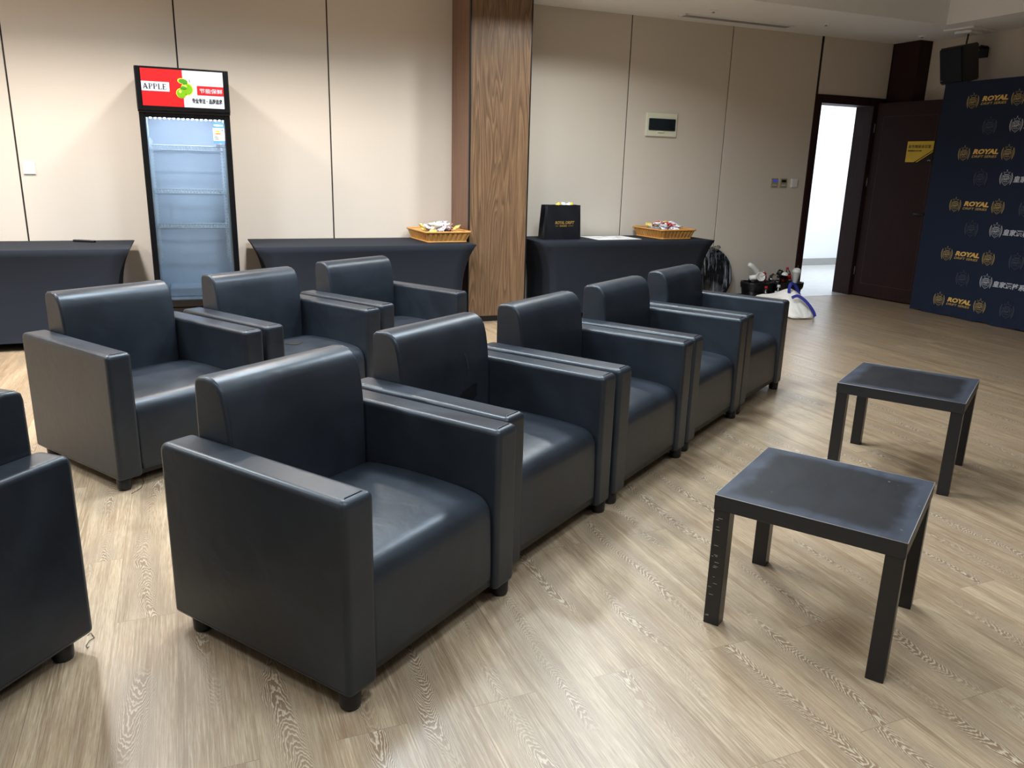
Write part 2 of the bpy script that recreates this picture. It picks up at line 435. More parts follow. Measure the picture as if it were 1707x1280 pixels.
def text_polys(body, bold=0.0, shear=0.0):
    key = (body, bold, shear)
    if key in _tc: return _tc[key]
    cu = bpy.data.curves.new('lettering', 'FONT'); cu.body = body; cu.offset = bold; cu.shear = shear; cu.resolution_u = 2
    o = bpy.data.objects.new('lettering', cu); COL.objects.link(o)
    me = bpy.data.meshes.new_from_object(o.evaluated_get(bpy.context.evaluated_depsgraph_get()))
    vs_ = [(v.co.x, v.co.y) for v in me.vertices]; fs_ = [tuple(p.vertices) for p in me.polygons]
    bpy.data.objects.remove(o); bpy.data.curves.remove(cu); bpy.data.meshes.remove(me)
    if not vs_: vs_ = [(0, 0), (1, 0), (0, 1)]
    x0 = min(v[0] for v in vs_); x1 = max(v[0] for v in vs_); y0 = min(v[1] for v in vs_); y1 = max(v[1] for v in vs_)
    vs_ = [((v[0] - x0) / (x1 - x0), (v[1] - y0) / (y1 - y0)) for v in vs_]
    _tc[key] = (vs_, fs_); return _tc[key]
def put_text(bm, body, x, y, wd, ht, fn, bold=0.0, shear=0.0, mi=0):
    """text stretched into the box (x,y,wd,ht) of a plane; fn(a,b)->xyz"""
    vs_, fs_ = text_polys(body, bold, shear)
    bv = [bm.verts.new(fn(x + a * wd, y + b * ht)) for a, b in vs_]
    for f in fs_:
        try: bm.faces.new([bv[i] for i in f]).material_index = mi
        except ValueError: pass
def stroke(bm, pts, wd, fn, closed=False, mi=0):
    pts = [Vector(p) for p in pts]; n = len(pts)
    L = []; R_ = []
    for i in range(n):
        if closed: d = pts[(i + 1) % n] - pts[i - 1]
        else: d = pts[min(i + 1, n - 1)] - pts[max(i - 1, 0)]
        d.normalize(); nn = Vector((-d.y, d.x)) * wd / 2
        L.append(bm.verts.new(fn(*(pts[i] + nn)))); R_.append(bm.verts.new(fn(*(pts[i] - nn))))
    for i in range(n if closed else n - 1):
        j = (i + 1) % n
        bm.faces.new((L[i], R_[i], R_[j], L[j])).material_index = mi
def quad(bm, x0, x1, y0, y1, fn, mi=0): poly(bm, [fn(x0, y0), fn(x1, y0), fn(x1, y1), fn(x0, y1)], mi)
def disc(bm, cx, cy, rx, ry, fn, seg=28, mi=0, rot=0):
    poly(bm, [fn(cx + rx * math.cos(t) * math.cos(rot) - ry * math.sin(t) * math.sin(rot), cy + rx * math.cos(t) * math.sin(rot) + ry * math.sin(t) * math.cos(rot)) for t in (2 * PI * k / seg for k in range(seg))], mi)

# ------------------------------------------------------------------ setting
WY, WX = 7.38, 7.92          # back wall plane, right wall plane
XL, YB = -4.2, -4.0
bm = bmesh.new(); poly(bm, [(XL, YB, 0), (WX, YB, 0), (WX, WY + .25, 0), (XL, WY + .25, 0)]); struct('floor', bm, 'floor')
# back wall: fabric panels with dark reveals between them
DX0, DX1, DZ = 6.67, 7.72, 2.29          # door frame outer
seams = [XL, -2.365, -1.149, 0.066, 1.278, 2.43, 3.06, 4.267, 5.484, 6.708, 7.72]
bm = bmesh.new()
g = 0.006
for a, b in zip(seams, seams[1:]):
    if b <= DX0 + .05:
        b_ = b if b < 6.7 else DX0
        box(bm, a + g, b_ - (g if b < 6.7 else 0), WY, WY + .02, 0, TRAY_Z, 0.002, 1)
    else: box(bm, a + g, b - .001, WY, WY + .02, DZ, TRAY_Z, 0.002, 1)
box(bm, XL, DX0 - .0, WY + .012, WY + .20, 0, TRAY_Z, mi=1)
box(bm, DX0, WX + .1, WY + .021, WY + .20, DZ, TRAY_Z, mi=1)
box(bm, 7.72, WX + .1, WY + .021, WY + .20, 0, DZ, mi=1)
struct('wall_back', bm, ['wall', 'seam'])
bm = bmesh.new(); box(bm, WX, WX + .1, YB, WY + .25, 0, TRAY_Z); struct('wall_right', bm, 'wall')
bm = bmesh.new(); box(bm, XL - .1, XL, YB, WY + .25, 0, TRAY_Z); struct('wall_left', bm, 'wall')
bm = bmesh.new(); box(bm, XL, WX, YB - .1, YB, 0, TRAY_Z); struct('wall_front', bm, 'wall')
# ceiling: soffit ring round a raised tray
TX0, TX1, TY0, TY1 = -3.4, 7.19, -3.2, 6.25
bm = bmesh.new()
for (a, b, c, d) in ((XL, WX, TY1, WY), (XL, WX, YB, TY0), (XL, TX0, TY0, TY1), (TX1, WX, TY0, TY1)):
    box(bm, a, b, c, d, SOFFIT_Z, TRAY_Z + .1)
box(bm, XL, WX, YB, WY, TRAY_Z, TRAY_Z + .1)
struct('ceiling', bm, 'ceiling')
bm = bmesh.new()
for a, b in ((XL, 2.40), (2.98, DX0)): box(bm, a, b, WY - .008, WY, 0, .07)
struct('baseboard_back', bm, 'seam')
# walnut clad column
CX0, CX1, CY = 2.398, 2.977, 6.87
bm = bmesh.new()
box(bm, CX0 + .012, CX1 - .012, CY, CY + .02, .055, SOFFIT_Z)
struct_c = struct('wall_column', bm, 'walnut')
bm = bmesh.new()
box(bm, CX0 + .004, CX1 - .004, CY + .012, WY, .055, SOFFIT_Z); obj('side_cladding', bm, 'walnut_side', struct_c)
for a in (CX0, CX1 - .012):
    bm = bmesh.new(); box(bm, a, a + .012, CY - .003, CY + .025, .055, SOFFIT_Z, .001, 1); obj('corner_trim', bm, 'plastic_black', struct_c)
bm = bmesh.new(); box(bm, CX0 + .012, CX1 - .012, CY + .012, WY, 0, .055); obj('plinth', bm, 'plastic_black', struct_c)
# dark corner pier above / beside the door
bm = bmesh.new(); box(bm, 7.73, WX, 7.02, WY, 0, SOFFIT_Z, .002, 1); struct('trim_1', bm, 'darkwood')
# doorway: frame and deep jambs, threshold
bm = bmesh.new()
for x0, x1 in ((DX0, 6.765), (7.535, 7.72)): box(bm, x0, x1, WY - .012, WY + .012, 0, DZ, .003, 1)
box(bm, 6.765, 7.535, WY - .012, WY + .012, 2.20, DZ)
box(bm, 6.70, 6.765, WY + .01, WY + .25, 0, 2.24); box(bm, 7.535, 7.60, WY + .01, WY + .25, 0, 2.24)
box(bm, 6.765, 7.535, WY + .01, WY + .25, 2.20, 2.24)
fr = struct('trim_2', bm, 'darkwood')
# open door leaf along the right wall
HX, HY = 7.585, 7.355
door = thing('door_1', 'dark wood door leaf folded open against the right wall', 'door', (HX, HY, 0), math.radians(-90 + 6.0))
door['kind'] = 'structure'
LW = .88
bm = bmesh.new(); box(bm, 0, LW, 0, .045, .012, 2.235, .003, 1)
obj('leaf', bm, 'darkwood', door)
bm = bmesh.new()
for (a, b, c, d) in ((.10, LW - .10, .16, .163), (.10, LW - .10, 2.08, 2.083), (.10, .103, .16, 2.083), (LW - .103, LW - .10, .16, 2.083)):
    box(bm, a, b, -.0008, .0005, c, d)
obj('inlay_line', bm, 'inlay', door)
for z in (.25, 1.30, 1.91):
    bm = bmesh.new(); tube(bm, [(-.004, -.004, z), (-.004, -.004, z + .10)], .006, 8); obj('hinge', bm, 'steel', door)
bm = bmesh.new()
box(bm, LW - .075, LW - .035, -.012, 0, .93, 1.12, .003, 2)
tube(bm, [(LW - .055, -.01, 1.02), (LW - .055, -.05, 1.02), (LW - .075, -.056, 1.02), (LW - .175, -.056, 1.02)], .010, 8)
obj('door_handle', bm, 'plastic_black', door)
# corridor beyond
bm = bmesh.new(); poly(bm, [(5.5, WY + .25, .001), (14, WY + .25, .001), (14, 10.03, .001), (5.5, 10.03, .001)])
poly(bm, [(6.765, WY + .0, .0015), (7.535, WY + .0, .0015), (7.535, WY + .25, .0015), (6.765, WY + .25, .0015)])
struct('floor_corridor', bm, 'marble')
bm = bmesh.new(); box(bm, 5.5, 14, 10.03, 10.1, 0, 2.9); box(bm, 5.4, 5.5, WY + .2, 10.1, 0, 2.9); box(bm, 14, 14.1, WY + .2, 10.1, 0, 2.9)
box(bm, 5.5, 14, WY + .205, WY + .25, 2.24, 2.9); box(bm, 7.6, 14, WY + .205, WY + .25, 0, 2.24); box(bm, 5.5, 6.70, WY + .205, WY + .25, 0, 2.24)
struct('wall_corridor', bm, 'corr_wall')
bm = bmesh.new(); box(bm, 5.5, 14, 10.015, 10.03, 0, .11); struct('baseboard_corridor', bm, 'corr_base')
bm = bmesh.new(); poly(bm, [(5.5, WY + .2, 2.9), (14, WY + .2, 2.9), (14, 10.1, 2.9), (5.5, 10.1, 2.9)]); struct('ceiling_corridor', bm, 'corr_wall')

# ------------------------------------------------------------------ armchairs
CW, CD, AW, AH, LZ = 0.793, 0.753, 0.111, 0.613, 0.049
def make_armchair():
    t = bpy.data.objects.new('armchair', None); COL.objects.link(t)
    def W3(u, v, z): return (u, -v, z)
    for side in (0, 1):
        a0, a1 = (0, AW) if side == 0 else (CW - AW, CW)
        prof = round_poly([(0, LZ), (CD, LZ), (CD, AH), (0.0, AH)], [.019, .019, .024, .032], 6)
        bm = bmesh.new()
        pillow(bm, prof, a0, a1, .017, lambda a, p: W3(a, p[0], p[1]), 5)
        arm = obj('armrest', bm, 'leather', t, wn=True)
        bm = bmesh.new()
        e = .004
        for uu in (CD - .014,):
            pts = [(a0 + e - .001, uu, LZ + .01), (a0 + e - .001, uu, AH - .035), (a0 + e + .003, uu, AH - .018), (a0 + .014, uu, AH - .007), (a0 + .026, uu, AH + .0008),
                   (a1 - .026, uu, AH + .0008), (a1 - .014, uu, AH - .007), (a1 - e - .003, uu, AH - .018), (a1 - e + .001, uu, AH - .035), (a1 - e + .001, uu, LZ + .01)]
            pts = [(a, b - (0.009 if 3 < i < 6 else 0), c) for i, (a, b, c) in enumerate(pts)]
            tube(bm, [W3(a, b, c) for a, b, c in pts], .0021, 6)
        obj('piping', bm, 'leather', arm)
    # seat block
    prof = [(.17, .10), (.17, .380), (.21, .391), (.28, .399), (.43, .404), (.58, .400), (.66, .393), (.695, .384), (.716, .368), (.729, .345), (.734, .315), (.738, .20), (.739, .12), (.737, .058), (.10, .058)]
    prof = smooth_closed(prof, 1)
    bm = bmesh.new()
    def crown(a, p):
        q = (a - CW / 2) / (CW / 2 - AW); return 0.0
    pillow(bm, prof, AW + .001, CW - AW - .001, .014, lambda a, p: W3(a, p[0], p[1]), 4)
    seat = obj('seat', bm, 'leather', t, wn=True)
    bm = bmesh.new(); box(bm, AW * .5, CW - AW * .5, -CD + .05, -.05, .040, .062); obj('base_frame', bm, 'plastic_black', t)
    # backrest
    prof = [(.028, .12), (.028, .45), (.027, .64), (.028, .765), (.033, .785), (.048, .795), (.085, .799), (.115, .795), (.140, .781), (.157, .757), (.168, .72), (.177, .67), (.182, .62), (.185, .54), (.190, .38), (.19, .12)]
    bm = bmesh.new()
    pillow(bm, prof, AW + .002, CW - AW - .002, .012, lambda a, p: W3(a, p[0], p[1]), 5)
    back = obj('backrest', bm, 'leather', t, wn=True)
    for a in (AW + .012, CW - AW - .012):
        bm = bmesh.new(); tube(bm, [W3(a, v, z) for v, z in inset2(prof, .0012)[5:15]], .0019, 6)
        obj('piping', bm, 'leather', back)
    bm = bmesh.new(); box(bm, AW * .3, CW - AW * .3, -.030, -.008, LZ + .01, AH - .03, .006, 2); obj('rear_panel', bm, 'leather', t, wn=True)
    for u, v in ((.036, CD - .036), (CW - .036, CD - .036), (.042, .082), (CW - .042, .082)):
        bm = bmesh.new(); lathe(bm, [(0, .052), (.031, .052), (.030, .010), (.027, .001), (0, .0)], (u, -v, 0), 20)
        obj('leg', bm, 'plastic_black', t, smooth=True, wn=True)
    return t
chair_proto = make_armchair()
CHAIRS = [  # x, y, deg, label, group
    (-0.117, 2.413, 34.643, 'black leatherette armchair nearest the camera, at the near end of the front row'),
    (0.533, 2.924, 33.312, 'second black armchair from the near end of the front row, dark scuff on its back'),
    (1.231, 3.387, 33.136, 'middle armchair of the five in the front row, black leatherette'),
    (1.930, 3.854, 32.846, 'fourth black armchair from the near end of the front row'),
    (2.632, 4.322, 31.823, 'black armchair at the far end of the front row, nearest the bins'),
    (-0.742, 4.218, 32.502, 'black armchair at the left end of the rear row'),
    (-0.042, 4.688, 31.262, 'middle black armchair of the rear row, a dark stain on its seat'),
    (0.657, 5.171, 31.329, 'black armchair at the right end of the rear row, near the walnut column'),
    (-0.932, 2.898, -41.15, 'black armchair cut off by the left photo edge, turned away from the rows'),
]
for i, (x, y, d, lab) in enumerate(CHAIRS):
    c = chair_proto if i == 0 else dup(chair_proto)
    c.location = (x, y, 0); c.rotation_euler = (0, 0, math.radians(d))
    tag(c, lab, 'armchair', 'black armchairs in two rows' if i < 8 else None)
    if i == 1:      # dark scuff low on the backrest
        bm = bmesh.new(); V_ = lambda u, z: (u, -(.1925 - (z - .38) * .031 + .0008), z)
        poly(bm, [V_(.455, .462), V_(.50, .452), (V_(.55, .448)), V_(.585, .462), V_(.583, .49), V_(.588, .515), V_(.56, .517), V_(.53, .505), V_(.49, .498), V_(.47, .482)])
        obj('scuff_mark', bm, 'scuff', c)['label'] = 'dark scuff low on the backrest'
        bm = bmesh.new(); stroke(bm, [(.50, .66), (.512, .64), (.520, .615), (.524, .585)], .003, V_)
        obj('scratch', bm, 'faint_scratch', c)['label'] = 'faint pale scratch on the backrest'
    if i == 6:      # damp stain on the seat
        bm = bmesh.new(); S_ = lambda u, v: (u, -v, .4052)
        poly(bm, [S_(.405, .365), S_(.44, .345), S_(.49, .335), S_(.52, .36), S_(.505, .40), S_(.47, .425), S_(.43, .44), S_(.405, .41)])
        obj('stain', bm, 'scuff', c)['label'] = 'dark stain on the seat'

# ------------------------------------------------------------------ low black side tables
def make_table():
    t = bpy.data.objects.new('side_table', None); COL.objects.link(t)
    bm = bmesh.new(); box(bm, 0, .55, 0, .55, .40, .45, .0012, 1); top = obj('tabletop', bm, 'table', t)
    bm = bmesh.new(); e = .0008
    q = [(0, 0), (.55, 0), (.55, .55), (0, .55)]
    for (a, b), (c, d) in zip(q, q[1:] + q[:1]): tube(bm, [(a, b, .4495), (c, d, .4495)], .0011, 5)
    obj('edge_band', bm, 'edge_wear', top)['label'] = 'pale worn edge of the tabletop'
    for a, b in ((.002, .002), (.498, .002), (.498, .498), (.002, .498)):
        bm = bmesh.new(); box(bm, a, a + .05, b, b + .05, 0, .401, .0015, 1); obj('leg', bm, 'plastic_leg', t)
    return t
M['plastic_leg'] = plain('black_foil_leg', (24, 25, 28), 0.35)
tb = make_table()
tb.location = (1.473, 1.859, 0); tb.rotation_euler = (0, 0, math.radians(-56.65))
tag(tb, 'nearer black square side table with smudged, dusty top and scratched legs', 'side table', 'black side tables')
bm = bmesh.new()
random.seed(3)
for k in range(26):       # scratches on the near leg
    z = random.uniform(.02, .36); y0 = random.uniform(.004, .03)
    box(bm, .0015, .0022, y0, y0 + random.uniform(.008, .018), z, z + .0012)
for k in range(18):
    z = random.uniform(.02, .38); x0 = random.uniform(.004, .03)
    box(bm, x0, x0 + random.uniform(.006, .014), .0013, .002, z, z + .0012)
tb2 = dup(tb)
tb2.location = (2.883, 2.806, 0); tb2.rotation_euler = (0, 0, math.radians(-57.9))
tag(tb2, 'farther black square side table with a cleaner dark top', 'side table', 'black side tables')
sc_ = obj('scratch', bm, 'edge_wear', tb); sc_['label'] = 'pale scratches on the near leg'; sc_['kind'] = 'stuff'

# ------------------------------------------------------------------ stretch-cloth tables
def cloth_table(x0, x1, y0, y1, label, flare=0.0, endin=.125, left_end=True):
    t = thing('banquet_table', label, 'table', (x0, y0, 0), 0, 'tables in black stretch covers')
    Wd, Dp = x1 - x0, y1 - y0; H = .745
    bm = bmesh.new()
    nz = 14; per = []
    nx_, ny_ = 18, 8
    base = [(i / nx_, 0.0) for i in range(nx_)] + [(1.0, j / ny_) for j in range(ny_)] + [(1 - i / nx_, 1.0) for i in range(nx_)] + [(0.0, 1 - j / ny_) for j in range(ny_)]
    rings = []
    for k in range(nz + 1):
        s = k / nz; z = H - s * (H - .045)
        # how far the cover is pulled in at the ends (concave) and along the sides
        pull = 1 - (1 - s) ** 4
        ring = []
        for a, b in base:
            ea = endin * pull; eb = .035 * pull
            hol_end = .02 * math.sin(PI * b) * math.sin(PI * s); hol_side = .025 * math.sin(PI * a) * math.sin(PI * s)
            x = ea + (Wd - 2 * ea) * a; y = eb + (Dp - 2 * eb) * b
            if a == 0: x += hol_end
            if a == 1: x -= hol_end
            if b == 0: y += hol_side
            if b == 1: y -= hol_side
            if k == 0 and False: pass
            if s == 0: z2 = z - .0
            else: z2 = z
            if k == nz:
                corner = min(a, 1 - a) < .04 and min(b, 1 - b) < .1
                z2 = z if corner else z + .02 * math.sin(PI * a if b in (0, 1) else PI * b) ** .5
            ring.append(bm.verts.new((x, y, z2)))
        rings.append(ring)
    # rounded lip
    n = len(base)
    top = []
    for a, b in base:
        i = .006; top.append(bm.verts.new((i + (Wd - 2 * i) * a, i + (Dp - 2 * i) * b, H + .004)))
    for A, B in zip([top] + rings, rings):
        for j in range(n):
            f = bm.faces.new((A[j], B[j], B[(j + 1) % n], A[(j + 1) % n])); f.smooth = True
    bm.faces.new(top)
    obj('stretch_cover', bm, 'cloth', t)
    for a, b in ((endin + .02, .06), (Wd - endin - .02, .06), (endin + .02, Dp - .06), (Wd - endin - .02, Dp - .06)):
        bm = bmesh.new(); lathe(bm, [(0, 0), (.02, 0), (.02, .06), (0, .06)], (a, b, 0), 12); obj('foot', bm, 'plastic_black', t)
    return t
cloth_table(-2.21, -.378, 6.605, 7.33, 'long table in black stretch cover left of the fridge, a thin remote on it')
cloth_table(.515, 2.385, 6.605, 7.33, 'long table in black stretch cover between fridge and column, one basket on it')
cloth_table(3.07, 5.00, 6.72, 7.35, 'long table in black stretch cover right of the column, with bag, paper and basket')
TZ = .7495

# remote on left table
t = thing('remote_control', 'slim black remote lying on the left cloth table', 'remote control', (-.735, 7.19, TZ), math.radians(-33))
bm = bmesh.new(); box(bm, -.095, .095, -.016, .016, 0, .016, .005, 2); rb_ = obj('body', bm, 'plastic_black', t)
for k in range(5):
    for j in (-1, 1):
        bm = bmesh.new(); box(bm, -.06 + k * .022, -.05 + k * .022, j * .007 - .004, j * .007 + .004, .0155, .0175, .001, 1); obj('button', bm, 'barcode', t)

# ------------------------------------------------------------------ fridge
FX0, FX1, FY = -.236, .404, 6.76
fg = thing('display_fridge', 'tall upright glass-door display fridge with red and white header panel, lit inside', 'fridge', (FX0, FY, 0))
FW = FX1 - FX0; FD = .56; FH = 2.06
bm = bmesh.new()   # outer shell, open front
th = .04
box(bm, 0, th, .03, FD, .06, FH - .005, .004, 1); box(bm, FW - th, FW, .03, FD, .06, FH - .005, .004, 1)
box(bm, th, FW - th, FD - .03, FD, .06, FH - .005); box(bm, th, FW - th, .03, FD - .03, .06, .30); box(bm, th, FW - th, .03, FD - .03, 1.735, FH - .005)
obj('cabinet', bm, 'plastic_black', fg)
bm = bmesh.new()   # liner
box(bm, th, th + .008, .04, FD - .03, .30, 1.735); box(bm, FW - th - .008, FW - th, .04, FD - .03, .30, 1.735)
box(bm, th, FW - th, FD - .04, FD - .03, .30, 1.735); box(bm, th, FW - th, .04, FD - .03, .30, .31); box(bm, th, FW - th, .04, FD - .03, 1.725, 1.735)
box(bm, .10, FW - .10, FD - .30, FD - .04, .31, .385, .01, 2)
obj('liner', bm, 'liner', fg)
bm = bmesh.new()   # led strip
for k in range(16): lathe(bm, [(0, -.009), (.007, -.005), (.009, .006), (0, .006)], (.075 + (FW - .15) * k / 15, .062, 1.706), 10)
box(bm, .055, FW - .055, .054, .070, 1.711, 1.717)
obj('led_strip', bm, 'led', fg)
for zs in (1.475, 1.150, .885):  # wire shelves
    bm = bmesh.new()
    y0_, y1_ = .075, FD - .06
    xa, xb = th + .02, FW - th - .02
    for z in (zs, zs + .032): tube(bm, [(xa, y0_, z), (xb, y0_, z)], .0050, 6)
    for k in range(23):
        x = xa + (xb - xa) * k / 22; tube(bm, [(x, y0_, zs), (x, y0_, zs + .032)], .0034, 5)
        tube(bm, [(x, y0_, zs), (x, y1_, zs)], .0020, 5)
    for y in (.2, .33, y1_): tube(bm, [(xa, y, zs - .003), (xb, y, zs - .003)], .0032, 6)
    obj('shelf', bm, 'wire', fg)
for x in (th + .009, FW - th - .021):
    for y in (.10, FD - .09):
        bm = bmesh.new(); box(bm, x, x + .012, y, y + .018, .60, 1.56)
        for k in range(38): box(bm, x - .0 + (.006 if x < .3 else -.006), x + (.018 if x < .3 else .006), y + .002, y + .016, .61 + k * .025, .622 + k * .025)
        obj('shelf_standard', bm, 'wire', fg)
dr = bpy.data.objects.new('door', None); COL.objects.link(dr); dr.parent = fg
bm = bmesh.new(); fw = .042
box(bm, 0, fw, 0, .03, .27, 1.745, .004, 2); box(bm, FW - fw, FW, 0, .03, .27, 1.745, .004, 2)
box(bm, fw, FW - fw, 0, .03, .27, .325, .003, 1); box(bm, fw, FW - fw, 0, .03, 1.705, 1.745, .003, 1)
obj('door_frame', bm, 'gloss_black', dr)
bm = bmesh.new(); box(bm, fw, FW - fw, .012, .018, .325, 1.705); obj('glass_pane', bm, 'glass', dr)
bm = bmesh.new(); box(bm, .01, FW - .01, .02, .10, .0, .262, .004, 1); obj('kick_panel', bm, 'plastic_black', fg)
for x in (.05, FW - .05):
    for y in (.12, FD - .06):
        bm = bmesh.new(); lathe(bm, [(0, 0), (.022, 0), (.022, .06), (0, .06)], (x, y, 0), 12); obj('castor', bm, 'plastic_black', fg)
# header canopy
bm = bmesh.new(); box(bm, -.005, FW + .005, -.03, .03, 1.755, FH, .006, 2)
box(bm, 0, .030, -.036, -.028, 1.758, FH - .002, .003, 2); box(bm, FW - .030, FW, -.036, -.028, 1.758, FH - .002, .003, 2)
box(bm, -.004, FW + .004, -.022, .03, 1.738, 1.762, .008, 3)
hd = obj('header', bm, 'gloss_black', fg, wn=True)
hx0, hx1, hz0, hz1 = .036, FW - .036, 1.785, 2.045
bm = bmesh.new()
def HF(off): return lambda a, b: (hx0 + a * (hx1 - hx0), -.0305 - off, hz0 + b * (hz1 - hz0))
f0, f1, f2, f3 = HF(.001), HF(.0025), HF(.004), HF(.0055)
quad(bm, 0, .5, 0, 1, f0, 0); quad(bm, .5, 1, 0, 1, f0, 1)
quad(bm, 0, .335, .40, .655, f1, 1); quad(bm, .67, 1, .35, .60, f1, 0)
# serif APPLE
def serif(bm, ch, x, y, wd, ht, fn, mi):
    fn0 = fn
    def q(*p): poly(bm, [fn(x + a * wd, y + b * ht) for a, b in p], mi)
    if ch == 'A':
        q((.40, 1), (.58, 1), (.98, .03), (.70, .03)); q((.42, 1), (.53, 1), (.19, .03), (.05, .03)); q((.24, .30), (.70, .30), (.70, .38), (.24, .38))
        q((0, 0), (.26, 0), (.26, .04), (0, .04)); q((.64, 0), (1.03, 0), (1.03, .04), (.64, .04))
    elif ch == 'P':
        q((.12, 0), (.36, 0), (.36, 1), (.12, 1)); q((0, 0), (.46, 0), (.46, .04), (0, .04)); q((0, .96), (.6, .96), (.6, 1), (0, 1))
        q((.32, .44), (.6, .44), (.6, .49), (.32, .49)); q((.6, 1), (.6, .96), (.72, .88), (.90, .86)); q((.6, .44), (.6, .49), (.72, .57), (.90, .58)); q((.72, .88), (.90, .88), (.92, .72), (.74, .72)); q((.72, .56), (.90, .56), (.92, .73), (.74, .73))
    else:
        q((.12, 0), (.36, 0), (.36, 1), (.12, 1)); q((0, .96), (.48, .96), (.48, 1), (0, 1)); q((0, 0), (.9, 0), (.9, .05), (0, .05)); q((.84, 0), (.92, 0), (.95, .28), (.9, .28))
        if ch == 'E': q((.33, .95), (.86, .95), (.86, 1), (.33, 1)); q((.82, 1), (.88, 1), (.88, .76), (.84, .76)); q((.33, .48), (.66, .46), (.66, .54), (.33, .54)); q((.64, .38), (.69, .38), (.69, .63), (.64, .63))
for ch, x in zip('APPLE', (.018, .085, .140, .196, .250)): serif(bm, ch, x, .455, .050 if ch != 'A' else .058, .145, f2, 2)
put_text(bm, '节能保鲜', .70, .405, .285, .13, f2, .012, 0, 1)
put_text(bm, '专业专注', .60, .125, .165, .135, f2, .025, 0, 2); disc(bm, .785, .185, .006, .012, f2, 10, 2); put_text(bm, '品质追求', .81, .125, .165, .135, f2, .025, 0, 2)
ar = (hz1 - hz0) / (hx1 - hx0)
for (cx_, cy_, r_) in ((.548, .495, .068), (.475, .375, .056)):
    disc(bm, cx_, cy_, r_ + .008, (r_ + .008) / ar, f1, 32, 6)
disc(bm, .50, .70, .060, .085, f1, 24, 6, .35)
disc(bm, .505, .70, .052, .066, f2, 24, 5, .35)
disc(bm, .548, .495, .066, .066 / ar, f2, 32, 3); disc(bm, .525, .56, .024, .05, f3, 20, 4)
f4 = HF(.0065); f5 = HF(.0075)
disc(bm, .475, .375, .054, .054 / ar, f4, 32, 3); disc(bm, .462, .42, .018, .045, f5, 20, 4); disc(bm, .505, .53, .04, .035, f5, 20, 5, -.3)
quad(bm, .583, .588, .68, .76, f4, 7)
obj('header_print', bm, ['red', 'panelwhite', 'ink', 'apple', 'apple_hi', 'apple_dk', 'apple_rim', 'apple_stem'], hd)['label'] = 'red and white printed header panel reading APPLE'
# energy label and barcode on the glass
bm = bmesh.new()
def GF(off): return lambda a, b: (.465 + a, .0112 - off, 1.535 + b)
g0, g1, g2 = GF(0), GF(.0012), GF(.0024)
quad(bm, .045, .128, 0, .15, g0, 1); quad(bm, .045, .128, .112, .15, g1, 0); quad(bm, .045, .128, 0, .018, g1, 0)
put_text(bm, '中国能效标识', .052, .122, .068, .016, g2, .02, 0, 1)
quad(bm, .062, .095, .078, .092, g1, 2); quad(bm, .062, .100, .064, .074, g1, 3)
for k in range(4): quad(bm, .055, .085 - .004 * k, .026 + .008 * k, .030 + .008 * k, g1, 4)
quad(bm, .108, .118, .09, .10, g1, 4)
k = 0; xx = .062
random.seed(5)
while xx < .125:
    w_ = random.choice((.0012, .002, .003)); quad(bm, xx, xx + w_, -.035, -.012, g0, 4); xx += w_ + .0012
obj('energy_label', bm, ['label_blue', 'paper', 'label_yellow', 'label_orange', 'barcode'], dr)['label'] = 'blue and white energy sticker on the glass'

# ------------------------------------------------------------------ wicker baskets with sweets
def basket(cx_, cy_, bw, bd, rot, label):
    t = thing('wicker_basket', label, 'basket', (cx_, cy_, TZ), rot, 'honey wicker baskets of sweets')
    Hh = .088; fl = .032
    def ring_pts(k, n_w, n_d):
        pass
    per = []
    nW, nD = 56, 84
    def outline(ex):
        a, b = bw / 2 + ex, bd / 2 + ex
        return round_poly([(-a, -b), (a, -b), (a, b), (-a, b)], [.03] * 4, 5)
    def resample(pts, n):
        L = [0]; m = len(pts)
        for i in range(m): L.append(L[-1] + (Vector(pts[(i + 1) % m]) - Vector(pts[i])).length)
        out = []
        for k in range(n):
            s = L[-1] * k / n; i = max(j for j in range(m) if L[j] <= s + 1e-9)
            q = (s - L[i]) / max(1e-9, L[i + 1] - L[i]); out.append(Vector(pts[i]).lerp(Vector(pts[(i + 1) % m]), q))
        return out
    n = 240
    bm = bmesh.new(); rows = 10
    O = []; I = []
    for r in range(rows + 1):
        s = r / rows; pts = resample(outline(fl * s ** 1.4), n)
        ro, ri = [], []
        for j, p in enumerate(pts):
            nx = p.normalized(); rib = .0055 * (1 if (j // 3) % 2 == 0 else -1) * math.sin(PI * s) * (1 if (r % 2 == 0 or True) else -1)
            wv = .0012 * math.sin(j * 2.1 + r * PI)
            ro.append(bm.verts.new((p.x + nx.x * (rib + wv), p.y + nx.y * (rib + wv), .004 + s * Hh)))
            ri.append(bm.verts.new((p.x - nx.x * .006, p.y - nx.y * .006, .008 + s * (Hh - .004))))
        O.append(ro); I.append(ri)
    for S in (O, I):
        for A, B in zip(S, S[1:]):
            for j in range(n): bm.faces.new((A[j], A[(j + 1) % n], B[(j + 1) % n], B[j]))
    bm.faces.new(O[0]); bm.faces.new(I[0])
    for j in range(n): bm.faces.new((O[-1][j], O[-1][(j + 1) % n], I[-1][(j + 1) % n], I[-1][j]))
    obj('woven_body', bm, 'rattan', t, smooth=False)
    bm = bmesh.new(); pts = resample(outline(fl - .001), 100); tube(bm, [(p.x, p.y, .004 + Hh) for p in pts], [.0085 + .0012 * math.sin(i * 1.9) for i in range(100)], 8, True); obj('rim', bm, 'rattan', t)
    bm = bmesh.new(); pts = resample(outline(.002), 100); tube(bm, [(p.x, p.y, .006) for p in pts], .006, 6, True); obj('base_rim', bm, 'rattan', t)
    return t
